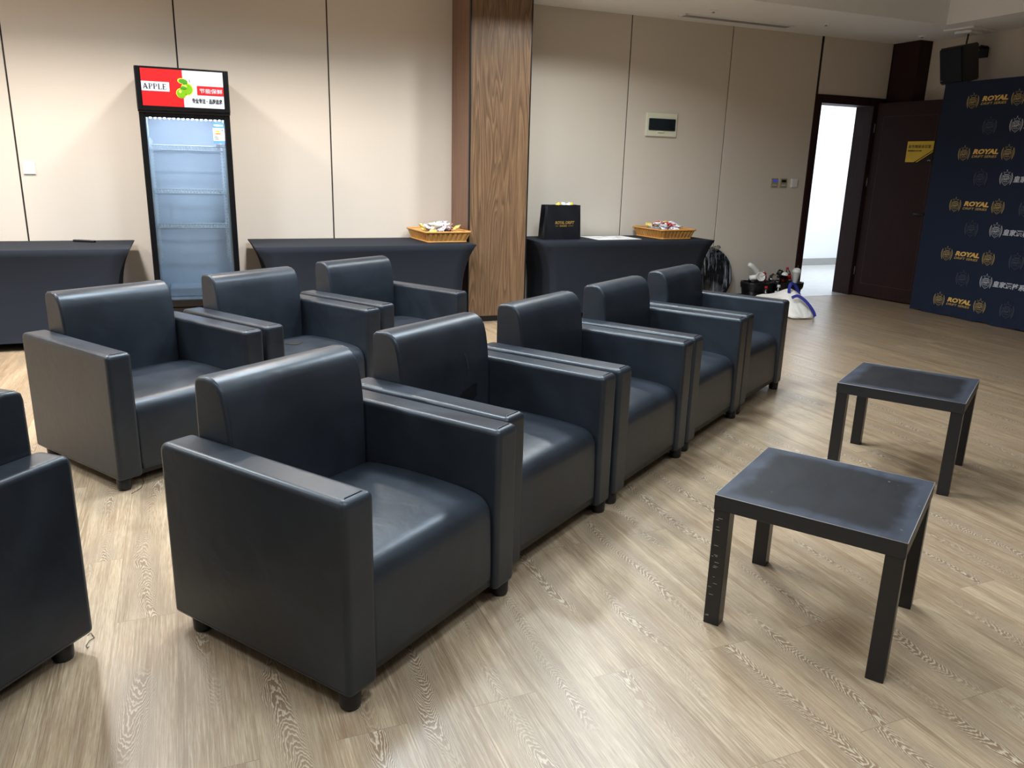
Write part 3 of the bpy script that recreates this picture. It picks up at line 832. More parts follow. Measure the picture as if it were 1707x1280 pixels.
def sweet_mesh(name, seed, mats, L=.056, Wd=.039, T=.014):
    rnd = random.Random(seed); bm = bmesh.new(); nx_, ny_ = 12, 8
    def P(i, j, s):
        u = i / nx_ * 2 - 1; v = j / ny_ * 2 - 1
        cr = 1 if abs(u) < .74 else 0.12
        wd = 1.0 if abs(u) < .74 else (.72 + .45 * (abs(u) - .74) / .26)
        z = s * T * cr * (1 - v * v) ** .5 * (1 - (abs(u) / .76) ** 4 if abs(u) < .76 else .0)
        z += .0035 * math.sin(9 * v + seed) * (1 if abs(u) > .74 else .3) + .002 * math.sin(7 * u + 3 * v + seed)
        return (u * L, v * Wd * wd, z)
    for s in (1, -1):
        gr = [[bm.verts.new(P(i, j, s)) for j in range(ny_ + 1)] for i in range(nx_ + 1)]
        for i in range(nx_):
            for j in range(ny_):
                f = bm.faces.new((gr[i][j], gr[i + 1][j], gr[i + 1][j + 1], gr[i][j + 1])); f.smooth = True
                f.material_index = 1 if (seed + i * 3 + j * 5 + (i * j)) % 7 == 0 or i in (0,) and seed % 2 else 0
    bmesh.ops.remove_doubles(bm, verts=bm.verts[:], dist=1e-5)
    me = bpy.data.meshes.new(name); bmesh.ops.recalc_face_normals(bm, faces=bm.faces[:]); bm.to_mesh(me); bm.free()
    for m in mats: me.materials.append(M[m])
    return me
SW = {'white': [sweet_mesh('white_sweet', 1, ('sweet_white', 'sweet_mark')), sweet_mesh('white_sweet', 4, ('sweet_white', 'sweet_red')), sweet_mesh('white_sweet', 6, ('sweet_white', 'sweet_white'))],
      'red': [sweet_mesh('red_sweet', 2, ('sweet_red', 'sweet_white'), .045, .028)], 'yellow': [sweet_mesh('yellow_sweet', 3, ('sweet_yellow', 'sweet_white'), .045, .028)]}
def fill_basket(cx_, cy_, bw, bd, rot, where, seed, n=34):
    rnd = random.Random(seed); k = 0; placed = []
    hw, hd_ = bw / 2 - .05, bd / 2 - .06
    for layer, (zz, frac, cnt) in enumerate(((.030, .85, 8), (.060, .95, 9), (.092, 1.05, 11), (.120, .95, 10), (.142, .7, 7))):
        for c in range(cnt):
            for tr in range(60):
                a = rnd.uniform(-hw, hw) * frac; b = rnd.uniform(-hd_, hd_ * (.9 if layer > 1 else 1)) * frac
                if all((a - p[0]) ** 2 + (b - p[1]) ** 2 + ((zz - p[2]) * 1.4) ** 2 > .052 ** 2 for p in placed): break
            placed.append((a, b, zz))
            r = rnd.random()
            kind = 'white' if r < .66 else ('red' if r < .84 else 'yellow')
            if layer >= 2 and b > hd_ * .5: kind = 'yellow'
            me = rnd.choice(SW[kind])
            o = bpy.data.objects.new('wrapped_sweet', me); COL.objects.link(o)
            cr, sr = math.cos(rot), math.sin(rot)
            o.location = (cx_ + a * cr - b * sr, cy_ + a * sr + b * cr, TZ + zz)
            o.rotation_euler = (rnd.uniform(-.5, .5) * (1 if layer else .3), rnd.uniform(-.5, .5) * (1 if layer else .3), rnd.uniform(0, PI))
            lab = {'white': 'white printed wrapper sweet heaped in the wicker basket ', 'red': 'small red wrapper sweet in the wicker basket ', 'yellow': 'small yellow wrapper sweet in the wicker basket '}[kind] + where
            tag(o, lab, 'sweet', kind + ' sweets in the basket ' + where)
BA = (2.168, 7.045, .365, .50, math.radians(3)); BB = (4.62, 7.09, .37, .46, math.radians(3.5))
basket(*BA[:4], BA[4], 'honey wicker basket of sweets left of the walnut column')
fill_basket(*BA[:4], BA[4], 'left of the column', 11)
basket(*BB[:4], BB[4], 'honey wicker basket of sweets at the right end of the right table')
fill_basket(*BB[:4], BB[4], 'on the right table', 23)

# ------------------------------------------------------------------ paper bag, paper sheet
t = thing('paper_bag', 'black glossy paper carrier bag with small gold lettering, beside the column', 'bag', (3.195, 6.95, TZ), math.radians(3))
bw_, bh_, bd_ = .40, .325, .13
bm = bmesh.new()
def bagpt(a, s, b):  # s 0 bottom..1 top, b 0 front 1 back
    pinch = .38 * s ** 1.2
    y = bd_ * (b * (1 - pinch) + (0.5 * pinch)) + .0
    x = a * bw_ * (1 - .035 * s) + (.0) + .012 * s
    return (x, y + (.006 * math.sin(a * 9 + s * 5) if b == 0 and .05 < a < .95 else 0), s * bh_)
nx_, nz_ = 14, 12
for b in (0, 1):
    gr = [[bm.verts.new(bagpt(i / nx_, k / nz_, b)) for k in range(nz_ + 1)] for i in range(nx_ + 1)]
    for i in range(nx_):
        for k in range(nz_): bm.faces.new((gr[i][k], gr[i + 1][k], gr[i + 1][k + 1], gr[i][k + 1]))
    if b == 0: G0 = gr
    else: G1 = gr
for col_ in (0, nx_):
    midv = []
    for k in range(nz_ + 1):
        a_, c_ = G0[col_][k].co, G1[col_][k].co; m_ = (a_ + c_) / 2; m_.x += (.03 if col_ == 0 else -.03) * (k / nz_); midv.append(bm.verts.new(m_))
    for k in range(nz_):
        bm.faces.new((G0[col_][k], midv[k], midv[k + 1], G0[col_][k + 1])); bm.faces.new((G1[col_][k], midv[k], midv[k + 1], G1[col_][k + 1]))
for i in range(nx_): bm.faces.new((G0[i][0], G0[i + 1][0], G1[i + 1][0], G1[i][0]))
bmesh.ops.remove_doubles(bm, verts=bm.verts[:], dist=1e-5)
obj('bag_body', bm, 'paperbag', t)
bm = bmesh.new()
BF = lambda a, b: (a, bagpt(a / bw_, b / bh_, 0)[1] - .002, b)
put_text(bm, 'ROYAL DRIFT', .115, .145, .215, .030, BF, .03, .25)
put_text(bm, 'SERIES', .165, .122, .085, .014, BF, .02, .0)
stroke(bm, [(.118, .129), (.155, .129)], .003, BF); stroke(bm, [(.262, .129), (.32, .129)], .003, BF)
M['gold_dim'] = plain('dim_gold_foil', (150, 120, 60), 0.5)
obj('lettering', bm, 'gold_dim', t)
def blob(bm, c, r, sx=1, sy=1, sz=1, seed=0, amp=.25, seg=14, rings=9, mi=0):
    rows = []
    for i in range(rings + 1):
        th_ = PI * i / rings; row = []
        for k in range(seg):
            ph = 2 * PI * k / seg; d = Vector((math.sin(th_) * math.cos(ph), math.sin(th_) * math.sin(ph), math.cos(th_)))
            q = r * (1 + amp * mnoise.noise(d * 1.9 + Vector((seed * 3.1, 0, seed))))
            row.append(bm.verts.new((c[0] + d.x * q * sx, c[1] + d.y * q * sy, c[2] + d.z * q * sz)))
            if i in (0, rings): break
        rows.append(row)
    for A, B in zip(rows, rows[1:]):
        for k in range(seg):
            k2 = (k + 1) % seg
            if len(A) == 1: f = bm.faces.new((A[0], B[k], B[k2]))
            elif len(B) == 1: f = bm.faces.new((A[k], B[0], A[k2]))
            else: f = bm.faces.new((A[k], B[k], B[k2], A[k2]))
            f.smooth = True; f.material_index = mi
cr, sr = math.cos(math.radians(3)), math.sin(math.radians(3))
for (a, c, m_, sx, nm, lab, ct) in ((.165, 0, 'sweet_yellow', 1.0, 'yellow_packet', 'yellow packet poking over the left of the black bag top', 'packet'), (.225, 1, 'white', 1.1, 'white_packet', 'white crumpled packet in the middle of the black bag top', 'packet'), (.275, 2, 'white', 1.0, 'white_packet', 'white packet beside the right yellow one in the bag top', 'packet'), (.305, 3, 'sweet_yellow', .7, 'yellow_packet', 'small yellow packet at the right of the black bag top', 'packet')):
    bm = bmesh.new(); blob(bm, (0, 0, 0), .026, sx, .55, .8, c, .6)
    y_ = .045; o = obj(nm, bm, m_, None, loc=(3.195 + a * cr - y_ * sr, 6.95 + a * sr + y_ * cr, TZ + .327)); tag(o, lab, ct)
bm = bmesh.new()
PF = lambda dz: (lambda a, b: (a, b, dz))
box(bm, 0, .50, 0, .40, 0, .0012)
ps = obj('paper_sheet', bm, ['paper', 'print_grey', 'print_blue'], None, loc=(3.75, 6.88, TZ)); ps.rotation_euler = (0, 0, math.radians(2))
tag(ps, 'white printed sheet lying on the right table before the basket', 'paper')
bm = bmesh.new()
random.seed(9)
for (a, b, w_, h_, mi) in ((.06, .20, .10, .012, 0), (.07, .16, .09, .01, 0), (.24, .30, .05, .03, 0), (.22, .10, .03, .012, 0), (.28, .10, .03, .012, 0), (.33, .22, .09, .012, 0), (.36, .26, .05, .02, 0), (.38, .08, .03, .012, 1), (.43, .08, .03, .012, 1)):
    for q in range(2): quad(bm, a, a + w_ * (1 - .2 * q), b + q * h_ * 1.4, b + q * h_ * 1.4 + h_ * .6, PF(.0016), mi)
obj('printing', bm, ['print_grey', 'print_blue'], ps)

# ------------------------------------------------------------------ wall fittings
t = thing('breaker_box', 'cream breaker box cover with smoked window high on the wall', 'electrical box', (4.678, WY, 1.873))
bm = bmesh.new(); box(bm, -.185, .185, -.022, 0, -.115, .115, .006, 3); obj('cover', bm, 'cream', t, wn=True)
bm = bmesh.new(); box(bm, -.160, .160, -.036, -.018, -.055, .062, .008, 3); obj('window_flap', bm, 'smoke', t, wn=True)
bm = bmesh.new(); box(bm, -.05, .03, -.034, -.018, -.078, -.058, .006, 2); obj('flap_tab', bm, 'cream', t)
bm = bmesh.new(); box(bm, .085, .108, -.0375, -.0355, -.03, .02); obj('breaker_switch', bm, 'plastic_black', t)
t = thing('light_switch', 'white double rocker light switch beside the far left wall seam', 'light switch', (-1.079, WY, 1.308))
bm = bmesh.new(); box(bm, -.043, .043, -.010, 0, -.047, .047, .003, 2); obj('plate', bm, 'switch', t, wn=True)
for x in (-.040, .001):
    bm = bmesh.new(); box(bm, x, x + .039, -.014, -.009, -.044, .044, .002, 1); obj('rocker', bm, 'switch', t)
for i, (x, kind) in enumerate(((6.222, 'blue'), (6.348, 'dark'), (6.505, 'plain'))):
    lab = {'blue': 'champagne wall controller with a lit blue display, left of the other controls by the door', 'dark': 'champagne wall controller with a dark display, between controller and plain switch', 'plain': 'plain white wall switch nearest the door frame'}[kind]
    t = thing('wall_controller' if kind != 'plain' else 'light_switch', lab, 'thermostat' if kind != 'plain' else 'light switch', (x, WY, 1.318))
    bm = bmesh.new(); box(bm, -.045, .045, -.014, 0, -.048, .048, .003, 2); obj('plate', bm, 'gold_plate' if kind != 'plain' else 'switch', t, wn=True)
    if kind == 'plain':
        bm = bmesh.new(); box(bm, -.038, .038, -.018, -.013, -.042, .042, .002, 1); obj('rocker', bm, 'switch', t)
    else:
        bm = bmesh.new(); box(bm, -.028, .034, -.0155, -.013, .006, .034, .001, 1); obj('display', bm, 'lcd_blue' if kind == 'blue' else 'plastic_black', t)
        for k in range(3):
            bm = bmesh.new(); box(bm, -.024 + k * .02, -.012 + k * .02, -.0155, -.0135, -.030, -.020, .001, 1); obj('button', bm, 'switch', t)
# ceiling fittings
t = thing('air_vent', 'long slot air vent in the lowered ceiling along the back wall', 'air vent', (4.66, 7.04, SOFFIT_Z))
bm = bmesh.new(); box(bm, 0, 1.32, 0, .018, -.010, 0, .002, 1); box(bm, 0, 1.32, .132, .15, -.010, 0, .002, 1); box(bm, 0, .018, 0, .15, -.010, 0, .002, 1); box(bm, 1.302, 1.32, 0, .15, -.010, 0, .002, 1); obj('vent_frame', bm, 'ceiling', t)
bm = bmesh.new(); box(bm, .018, 1.302, .018, .132, -.002, 0); obj('vent_recess', bm, 'seam', t)
for k in range(3):
    bm = bmesh.new(); box(bm, .018, 1.302, .030 + k * .034, .052 + k * .034, -.008, -.003, .001, 1); obj('slat', bm, 'grey_vent', t)
for i, (x, y, lab) in enumerate(((4.80, 6.80, 'small round white ceiling fitting in front of the slot air vent'), (6.17, 6.80, 'small round white ceiling fitting right of the slot air vent'), (7.53, 6.83, 'small round white ceiling fitting in the corner above the door'))):
    t = thing('sprinkler', lab, 'ceiling fitting', (x, y, SOFFIT_Z), 0)
    bm = bmesh.new(); lathe(bm, [(0, -.012), (.018, -.012), (.036, -.006), (.042, 0), (0, 0)], (0, 0, 0), 24); obj('escutcheon', bm, 'ceiling', t)
    bm = bmesh.new(); lathe(bm, [(0, -.022), (.012, -.022), (.014, -.010), (0, -.010)], (0, 0, 0), 16); obj('cap', bm, 'grey_vent', t)
t = thing('access_point', 'square white ceiling unit above the wall speaker', 'ceiling unit', (7.60, 6.32, SOFFIT_Z), math.radians(8))
bm = bmesh.new(); box(bm, -.19, .19, -.16, .16, -.018, 0, .006, 2); obj('mounting_plate', bm, 'ceiling', t)
bm = bmesh.new(); box(bm, -.11, .11, -.09, .09, -.045, -.017, .01, 2); obj('unit_body', bm, 'ceiling', t)

# ------------------------------------------------------------------ speaker on the right wall
t = thing('wall_speaker', 'black loudspeaker bracketed high on the right wall above the backdrop corner', 'loudspeaker', (7.46, 6.33, 2.545))
bm = bmesh.new()
pr = [(-.15, -.02), (.15, -.02), (.10, .24), (-.10, .24)]  # plan trapezoid: (y, depth)
vb = [bm.verts.new((d, y, -.19)) for y, d in pr]; vt = [bm.verts.new((d, y, .17)) for y, d in pr]
bm.faces.new(vb); bm.faces.new(vt)
for k in range(4): bm.faces.new((vb[k], vb[(k + 1) % 4], vt[(k + 1) % 4], vt[k]))
bmesh.ops.bevel(bm, geom=bm.edges[:], offset=.012, segments=3, affect='EDGES')
sb = obj('cabinet', bm, 'plastic_black', t, wn=True); sb.rotation_euler = (0, math.radians(-13), math.radians(-4))
bm = bmesh.new(); box(bm, -.034, -.020, -.135, .135, -.172, .152, .008, 2)
gr_ = obj('grille', bm, 'cloth', sb)
bm = bmesh.new(); box(bm, -.037, -.033, .10, .13, -.150, -.144); obj('badge', bm, 'steel', sb)
bm = bmesh.new(); tube(bm, [(.20, 0, .08), (.28, 0, .16), (.36, 0, .20), (.45, 0, .20)], .016, 8); obj('bracket_arm', bm, 'plastic_black', t)
bm = bmesh.new(); box(bm, .44, .46, -.02, .08, .10, .20); obj('wall_plate', bm, 'plastic_black', t)
bm = bmesh.new(); tube(bm, [(.10, -.03, .14), (.12, -.03, .34)], .008, 8); obj('hanging_rod', bm, 'plastic_black', t)

# ------------------------------------------------------------------ backdrop with printed logos
BX, BY0, BY1, BZ = 7.45, 6.37, 3.0, 2.365
bd = thing('backdrop', 'navy step-and-repeat backdrop printed with gold and silver crests', 'backdrop', (BX, BY0, 0))
bm = bmesh.new()
nY, nZ = 60, 24; gr = []
for i in range(nY + 1):
    row = []
    for k in range(nZ + 1):
        y = -(BY0 - BY1) * i / nY; z = .004 + (BZ - .004) * k / nZ
        wv = 0
        if z < .12: wv = .008 * math.sin(i * 1.3) * (1 - z / .12)
        row.append(bm.verts.new((wv + 0.0, y, z + (.014 * max(0, math.sin(i * .9)) if k == 0 else 0))))
    gr.append(row)
bk = [[bm.verts.new(v.co + Vector((.004, 0, 0))) for v in row] for row in gr]
for G_ in (gr, bk):
    for i in range(nY):
        for k in range(nZ): bm.faces.new((G_[i][k], G_[i + 1][k], G_[i + 1][k + 1], G_[i][k + 1]))
for i in range(nY):
    bm.faces.new((gr[i][0], gr[i + 1][0], bk[i + 1][0], bk[i][0])); bm.faces.new((gr[i][nZ], gr[i + 1][nZ], bk[i + 1][nZ], bk[i][nZ]))
for k in range(nZ):
    bm.faces.new((gr[0][k], gr[0][k + 1], bk[0][k + 1], bk[0][k])); bm.faces.new((gr[nY][k], gr[nY][k + 1], bk[nY][k + 1], bk[nY][k]))
obj('printed_fabric', bm, 'backdrop', bd)
bm = bmesh.new()
for y in (-.03, -1.1, -2.2, -3.3): tube(bm, [(.03, y, .01), (.03, y, BZ - .02)], .014, 8)
for z in (.06, BZ - .02): tube(bm, [(.03, -.03, z), (.03, -(BY0 - BY1) + .03, z)], .014, 8)
for y in (-.5, -1.64, -2.7): tube(bm, [(.03, y, .9), (.36, y, .012)], .012, 8)
obj('stand_frame', bm, 'steel', bd)
def badge(bm, cy_, cz_, s, fn_x, mi=0):
    fn = lambda a, b: (fn_x, cy_ - a * s, cz_ + b * s)
    sh = [(-.30, .18), (-.15, .22), (0, .24), (.15, .22), (.30, .18), (.31, -.08), (.22, -.30), (0, -.47), (-.22, -.30), (-.31, -.08)]
    stroke(bm, sh, .022, fn, True, mi)
    put_text(bm, 'ROYAL', -.24, .06, .48, .12, fn, .02, .1, mi); put_text(bm, 'DRIFT', -.26, -.12, .52, .15, fn, .025, .1, mi); put_text(bm, 'SERIES', -.19, -.24, .38, .07, fn, .01, 0, mi)
    stroke(bm, [(-.08, -.31), (0, -.36), (.08, -.31)], .016, fn, False, mi)
    for sg in (-1, 1):
        arc = [(sg * (.39 + .05 * math.sin(t_ * 2)) * math.cos(t_ - .35) / math.cos(.35) * 1.0, -.42 + .80 * k / 9) for k, t_ in enumerate([.0 + .11 * q for q in range(10)])]
        arc = [(sg * (.16 + .30 * math.sin(PI * (.20 + .55 * k / 9))), -.40 + .78 * k / 9) for k in range(10)]
        stroke(bm, arc, .030, fn, False, mi)
        arc2 = [(a - sg * .07, b + .03) for a, b in arc[1:9]]
        stroke(bm, arc2, .016, fn, False, mi)
        for k in range(1, 9, 1): stroke(bm, [arc[k], (arc[k][0] - sg * .055, arc[k][1] + .08)], .016, fn, False, mi)
    stroke(bm, [(-.17, .27), (.17, .27)], .022, fn, False, mi)
    stroke(bm, [(-.16, .30), (-.25, .44), (-.09, .38), (0, .54), (.09, .38), (.25, .44), (.16, .30)], .022, fn, False, mi)
    disc(bm, 0, .56, .035, .022, fn, 8, mi)
px_ = -.006
rowz = [2.172, 1.668, 1.157, .652, .168]
LB = lambda Yw: Yw - BY0
bmG, bmS, bmD, bmP = bmesh.new(), bmesh.new(), bmesh.new(), bmesh.new()
period = 1.42
for rep in range(3):
    dy = -period * rep
    for i, z in enumerate(rowz):
        badge(bmP, LB(6.012) + dy, z - .006, .142, px_); badge(bmP, LB(5.535) + dy, z - .002, .142, px_)
        fn = lambda a, b, y_=LB(5.912) + dy, z_=z: (px_, y_ - a, z_ + b)
        put_text(bmG, 'ROYAL', 0, -.010, .278, .050, fn, .055, .22)
        put_text(bmG, 'DRIFT SERIES', -.006, -.043, .272, .022, fn, .0, .22)
    for z, wy in ((1.925, 5.503), (1.430, 5.505), (.927, 5.510), (.420, 5.514)):
        badge(bmD, LB(5.780) + dy, z - .006, .158, px_)
        badge(bmS, LB(wy) + dy, z, .142, px_)
        fn = lambda a, b, y_=LB(wy - .078) + dy, z_=z: (px_, y_ - a, z_ + b)
        put_text(bmS, '皇家漂移系列赛', 0, -.036, .47, .062, fn, .02, .12)
    for z in (2.15, 1.652, 1.149, .650, .172): badge(bmD, LB(5.24) + dy, z, .158, px_)
def clipy(bm):
    dead = [f for f in bm.faces if f.calc_center_median().y < -(BY0 - BY1) + .01]; bmesh.ops.delete(bm, geom=dead, context='FACES')
for bmx, m_, lab in ((bmG, 'gold', 'gold lettering printed on the backdrop'), (bmP, 'gold_dull', 'pale gold crests printed on the backdrop'), (bmS, 'silver', 'silver crests and characters on the backdrop'), (bmD, 'ghost', 'faint grey crests on the backdrop')):
    clipy(bmx); o = obj('printed_logo', bmx, m_, bd); o['label'] = lab

# ------------------------------------------------------------------ sign on the door leaf
def dsgn(a, z, off):  # a: metres along leaf from hinge
    return (a, -.004 - off, z)
sg_ = thing('door_sign', 'small gold and black briefing room sign on the open dark door', 'sign', (HX, HY, 0), math.radians(-84))
S0, S1, SZ0, SZ1 = .460, .788, 1.580, 1.808
bm = bmesh.new(); box(bm, S0, S1, -.004, -.0005, SZ0, SZ1); obj('plate', bm, 'gloss_black', sg_)
bm = bmesh.new(); F_ = lambda off: (lambda a, b: (S0 + a * (S1 - S0), -.004 - off, SZ0 + b * (SZ1 - SZ0)))
a0, a1, a2 = F_(.001), F_(.0025), F_(.004)
poly(bm, [a0(.005, .005), a0(.34, .005), a0(.99, .58), a0(.99, .99), a0(.005, .99)], 0)
poly(bm, [a0(.40, .005), a0(.46, .005), a0(.99, .48), a0(.99, .54)], 0)
put_text(bm, '车手简报会议室', .06, .66, .84, .16, a1, .015, 0, 1); put_text(bm, 'BRIEFING ROOM', .055, .51, .52, .065, a1, .06, .2, 1)
stroke(bm, [(.86, .06), (.84, .11), (.87, .09), (.89, .13), (.91, .09), (.94, .11), (.92, .06)], .012, a1, False, 2)
obj('sign_face', bm, ['signgold', 'ink', 'silver'], sg_)

# ------------------------------------------------------------------ film-wrapped disc leaning by the table
t = thing('wrapped_disc', 'black round tabletop in clear stretch film leaning on the wall', 'round board', (5.40, 7.30, .305))
bm = bmesh.new(); lathe(bm, [(0, .014), (.285, .014), (.300, .010), (.305, 0), (.300, -.010), (.285, -.014), (0, -.014)], (0, 0, 0), 64); o = obj('disc_board', bm, 'film', t, smooth=False); o.rotation_euler = (math.radians(83), 0, 0)
bm = bmesh.new(); random.seed(2)
blob(bm, (.055, -.0, .300), .026, 1.8, .5, 1.0, 4, .9); obj('film_knot', bm, 'clear', t)

# ------------------------------------------------------------------ bins, rubbish, tote
def bin_(x, y, label, rx=.165, ry=.12, h=.235):
    t = thing('waste_bin', label, 'bin', (x, y, 0), 0, 'black waste bins by the door')
    bm = bmesh.new(); n = 28; rings = []
    for (z, k) in ((0, .84), (.01, .86), (h, 1.0), (h, .95), (.02, .82)):
        rings.append([bm.verts.new((rx * k * math.copysign(abs(math.cos(a)) ** .55, math.cos(a)), ry * k * math.copysign(abs(math.sin(a)) ** .55, math.sin(a)), z)) for a in (2 * PI * j / n for j in range(n))])
    for A, B in zip(rings, rings[1:]):
        for j in range(n): bm.faces.new((A[j], A[(j + 1) % n], B[(j + 1) % n], B[j])).smooth = True
    bm.faces.new(rings[0]); bm.faces.new(rings[-1]); obj('bin_body', bm, 'plastic_black', t)
    bm = bmesh.new(); rings = []; rnd = random.Random(int(x * 100))
    ns = 60
    for r, (z, k) in enumerate(((h - .085, 1.02), (h - .05, 1.06), (h - .01, 1.08), (h + .008, 1.03), (h + .004, .93), (h - .06, .88), (h - .08, .5))):
        ring = []
        for j in range(ns):
            a = 2 * PI * j / ns; wob = 1 + .06 * mnoise.noise(Vector((math.cos(a) * 3, math.sin(a) * 3, x * 5 + r * .4))) + .015 * math.sin(j * 2.3 + r)
            zz = z + (.045 * mnoise.noise(Vector((math.cos(a) * 2, math.sin(a) * 2, x * 3))) if r == 0 else .014 * mnoise.noise(Vector((math.cos(a) * 3, math.sin(a) * 3, x))))
            ring.append(bm.verts.new((rx * k * wob * math.copysign(abs(math.cos(a)) ** .6, math.cos(a)), ry * k * wob * math.copysign(abs(math.sin(a)) ** .6, math.sin(a)), zz)))
        rings.append(ring)
    for A, B in zip(rings, rings[1:]):
        for j in range(ns): bm.faces.new((A[j], A[(j + 1) % ns], B[(j + 1) % ns], B[j])).smooth = True
    bm.faces.new(rings[-1]); obj('bin_liner', bm, 'bag_liner', t)
    return t
bin_(5.945, 7.15, 'black bin on the left of the two, foam cup lid and red can on top')
bin_(6.335, 7.13, 'black bin next to the door frame, white dome-lidded cup on top', .185, .125, .225)
def rot_obj(o, loc, e): o.location = loc; o.rotation_euler = e; return o
def bottle(name, label, cap, loc, rot=(0, 0, 0), s=1.0, lab=None, body='clear'):
    t = thing(name, label, 'bottle', loc); t.rotation_euler = rot
    bm = bmesh.new(); pf = [(0, 0), (.028, 0), (.031, .006), (.031, .05), (.029, .058), (.031, .066), (.031, .12), (.027, .145), (.014, .172), (.012, .182), (0, .182)]
    lathe(bm, [(a * s, b * s) for a, b in pf], (0, 0, 0), 20); obj('bottle_body', bm, body, t)
    bm = bmesh.new(); lathe(bm, [(0, .180 * s), (.0165 * s, .180 * s), (.0165 * s, .203 * s), (.014 * s, .206 * s), (0, .206 * s)], (0, 0, 0), 16); obj('cap', bm, cap, t)
    if lab:
        bm = bmesh.new(); lathe(bm, [(.0316 * s, .06 * s), (.0318 * s, .06 * s), (.0318 * s, .115 * s), (.0316 * s, .115 * s)], (0, 0, 0), 20); obj('wrap_label', bm, lab, t)
    return t
def cup(name, label, loc, rot=(0, 0, 0), dome=True, body='white', liquid=None, s=1.0, straw=True):
    t = thing(name, label, 'cup', loc); t.rotation_euler = rot
    bm = bmesh.new(); lathe(bm, [(0, 0), (.027 * s, 0), (.029 * s, .003), (.042 * s, .125 * s), (.044 * s, .127 * s), (.040 * s, .127 * s), (.027 * s, .005), (0, .005)], (0, 0, 0), 22); obj('cup_body', bm, body, t)
    bm = bmesh.new()
    if dome: lathe(bm, [(.046 * s, .122 * s), (.047 * s, .132 * s), (.042 * s, .146 * s), (.028 * s, .163 * s), (.010 * s, .168 * s), (0, .168 * s)], (0, 0, 0), 22)
    else: lathe(bm, [(.046 * s, .122 * s), (.047 * s, .132 * s), (.042 * s, .135 * s), (.040 * s, .131 * s), (0, .131 * s)], (0, 0, 0), 22)
    obj('lid', bm, 'white', t)
    if liquid:
        bm = bmesh.new(); lathe(bm, [(0, .006), (.0275 * s, .006), (.035 * s, .07 * s), (0, .07 * s)], (0, 0, 0), 20); obj('drink', bm, liquid, t)
    if straw:
        bm = bmesh.new(); tube(bm, [(0, 0, .13 * s), (.006, 0, .20 * s)], .003, 6); obj('straw', bm, 'clear' if dome else 'barcode', t)
    return t
bz = .22
# left bin contents
cup('foam_cup', 'white foam cup lying with its flat lid and straw towards the room, left bin', (5.93, 7.19, bz + .035), (math.radians(68), math.radians(10), math.radians(-12)), False, 'white', None, 1.15)
t = thing('drink_can', 'red drink can sticking out of the left bin', 'can', (6.045, 7.15, bz + .01)); t.rotation_euler = (math.radians(10), math.radians(-22), 0)
bm = bmesh.new(); lathe(bm, [(0, 0), (.026, 0), (.033, .008), (.033, .112), (.027, .122), (0, .122)], (0, 0, 0), 24); obj('can_body', bm, 'cola', t)
bm = bmesh.new(); lathe(bm, [(0, .121), (.0275, .1215), (.0275, .125), (.024, .125), (.024, .1225), (0, .1225)], (0, 0, 0), 24); obj('can_top', bm, 'alu', t)
bm = bmesh.new(); stroke(bm, [(-.012, .02), (.010, .05), (-.010, .08), (.008, .105)], .008, lambda a, b: (a, -.0338, b)); obj('can_wave', bm, 'white', t)
t = bottle('soda_bottle', 'small red capped bottle leaning on the red can in the left bin', 'red_cap', (6.00, 7.10, bz + .01), (math.radians(-14), math.radians(6), 0), .62, 'cola')
bm = bmesh.new(); blob(bm, (0, 0, 0), .035, 1.1, 1.0, 1.0, 3, .5); tube(bm, [(-.01, -.03, .0), (-.022, -.048, .004)], [.022, .020], 14)
o = obj('dark_packet', bm, 'bag_liner', None, loc=(5.835, 7.11, bz + .045)); tag(o, 'dark crumpled packet at the left edge of the left bin', 'rubbish')
bm = bmesh.new(); lathe(bm, [(0, 0), (.026, 0), (.028, .006), (.028, .07), (.024, .074), (0, .074)], (0, 0, 0), 18)
o = obj('paper_roll', bm, ['white'], None); rot_obj(o, (5.80, 7.10, bz + .07), (math.radians(75), 0, math.radians(40))); tag(o, 'pale roll end with dark centre at the left bin edge', 'rubbish')
bm = bmesh.new()
pts = [(-.09, 0, .105), (-.075, 0, .10), (-.05, .0, .085), (-.01, 0, .055), (.03, 0, .03), (.05, 0, -.02), (.06, 0, -.06)]
tube(bm, pts, [.012, .026, .030, .028, .034, .024, .014], 12)
for v in bm.verts: v.co += Vector([.006 * mnoise.noise(v.co * 60 + Vector((k * 9, 0, 0))) for k in range(3)])
o = obj('plastic_bag', bm, 'white', None, loc=(5.935, 7.20, bz + .105)); tag(o, 'twisted white plastic bag rising above the left bin', 'plastic bag')
# right bin contents
cup('milk_tea_cup', 'white dome-lidded cup with straw standing on the right bin', (6.455, 7.12, bz - .012), (math.radians(2), math.radians(4), 0), True, 'white', None, 1.05)
bottle('soda_bottle', 'tilted bottle with red label and red cap in the right bin', 'red_cap', (6.375, 7.11, bz - .01), (0, math.radians(-17), 0), .95, 'cola')
cup('iced_drink_cup', 'clear cup with red drink in the right bin', (6.275, 7.10, bz - .01), (0, math.radians(6), 0), True, 'clear', 'cola', .8)
bm = bmesh.new(); blob(bm, (0, 0, 0), .04, 1.2, .8, 1.1, 8, .9); o = obj('black_packet', bm, 'bag_liner', None, loc=(6.30, 7.18, bz + .085)); tag(o, 'crumpled black packet behind the red drink in the right bin', 'rubbish')
bm = bmesh.new(); blob(bm, (0, 0, 0), .06, 1.2, .8, 1.0, 5, .5); o = obj('clear_bag', bm, 'clear', None, loc=(6.20, 7.16, bz + .04)); tag(o, 'clear crumpled plastic bag at the left of the right bin', 'plastic bag')
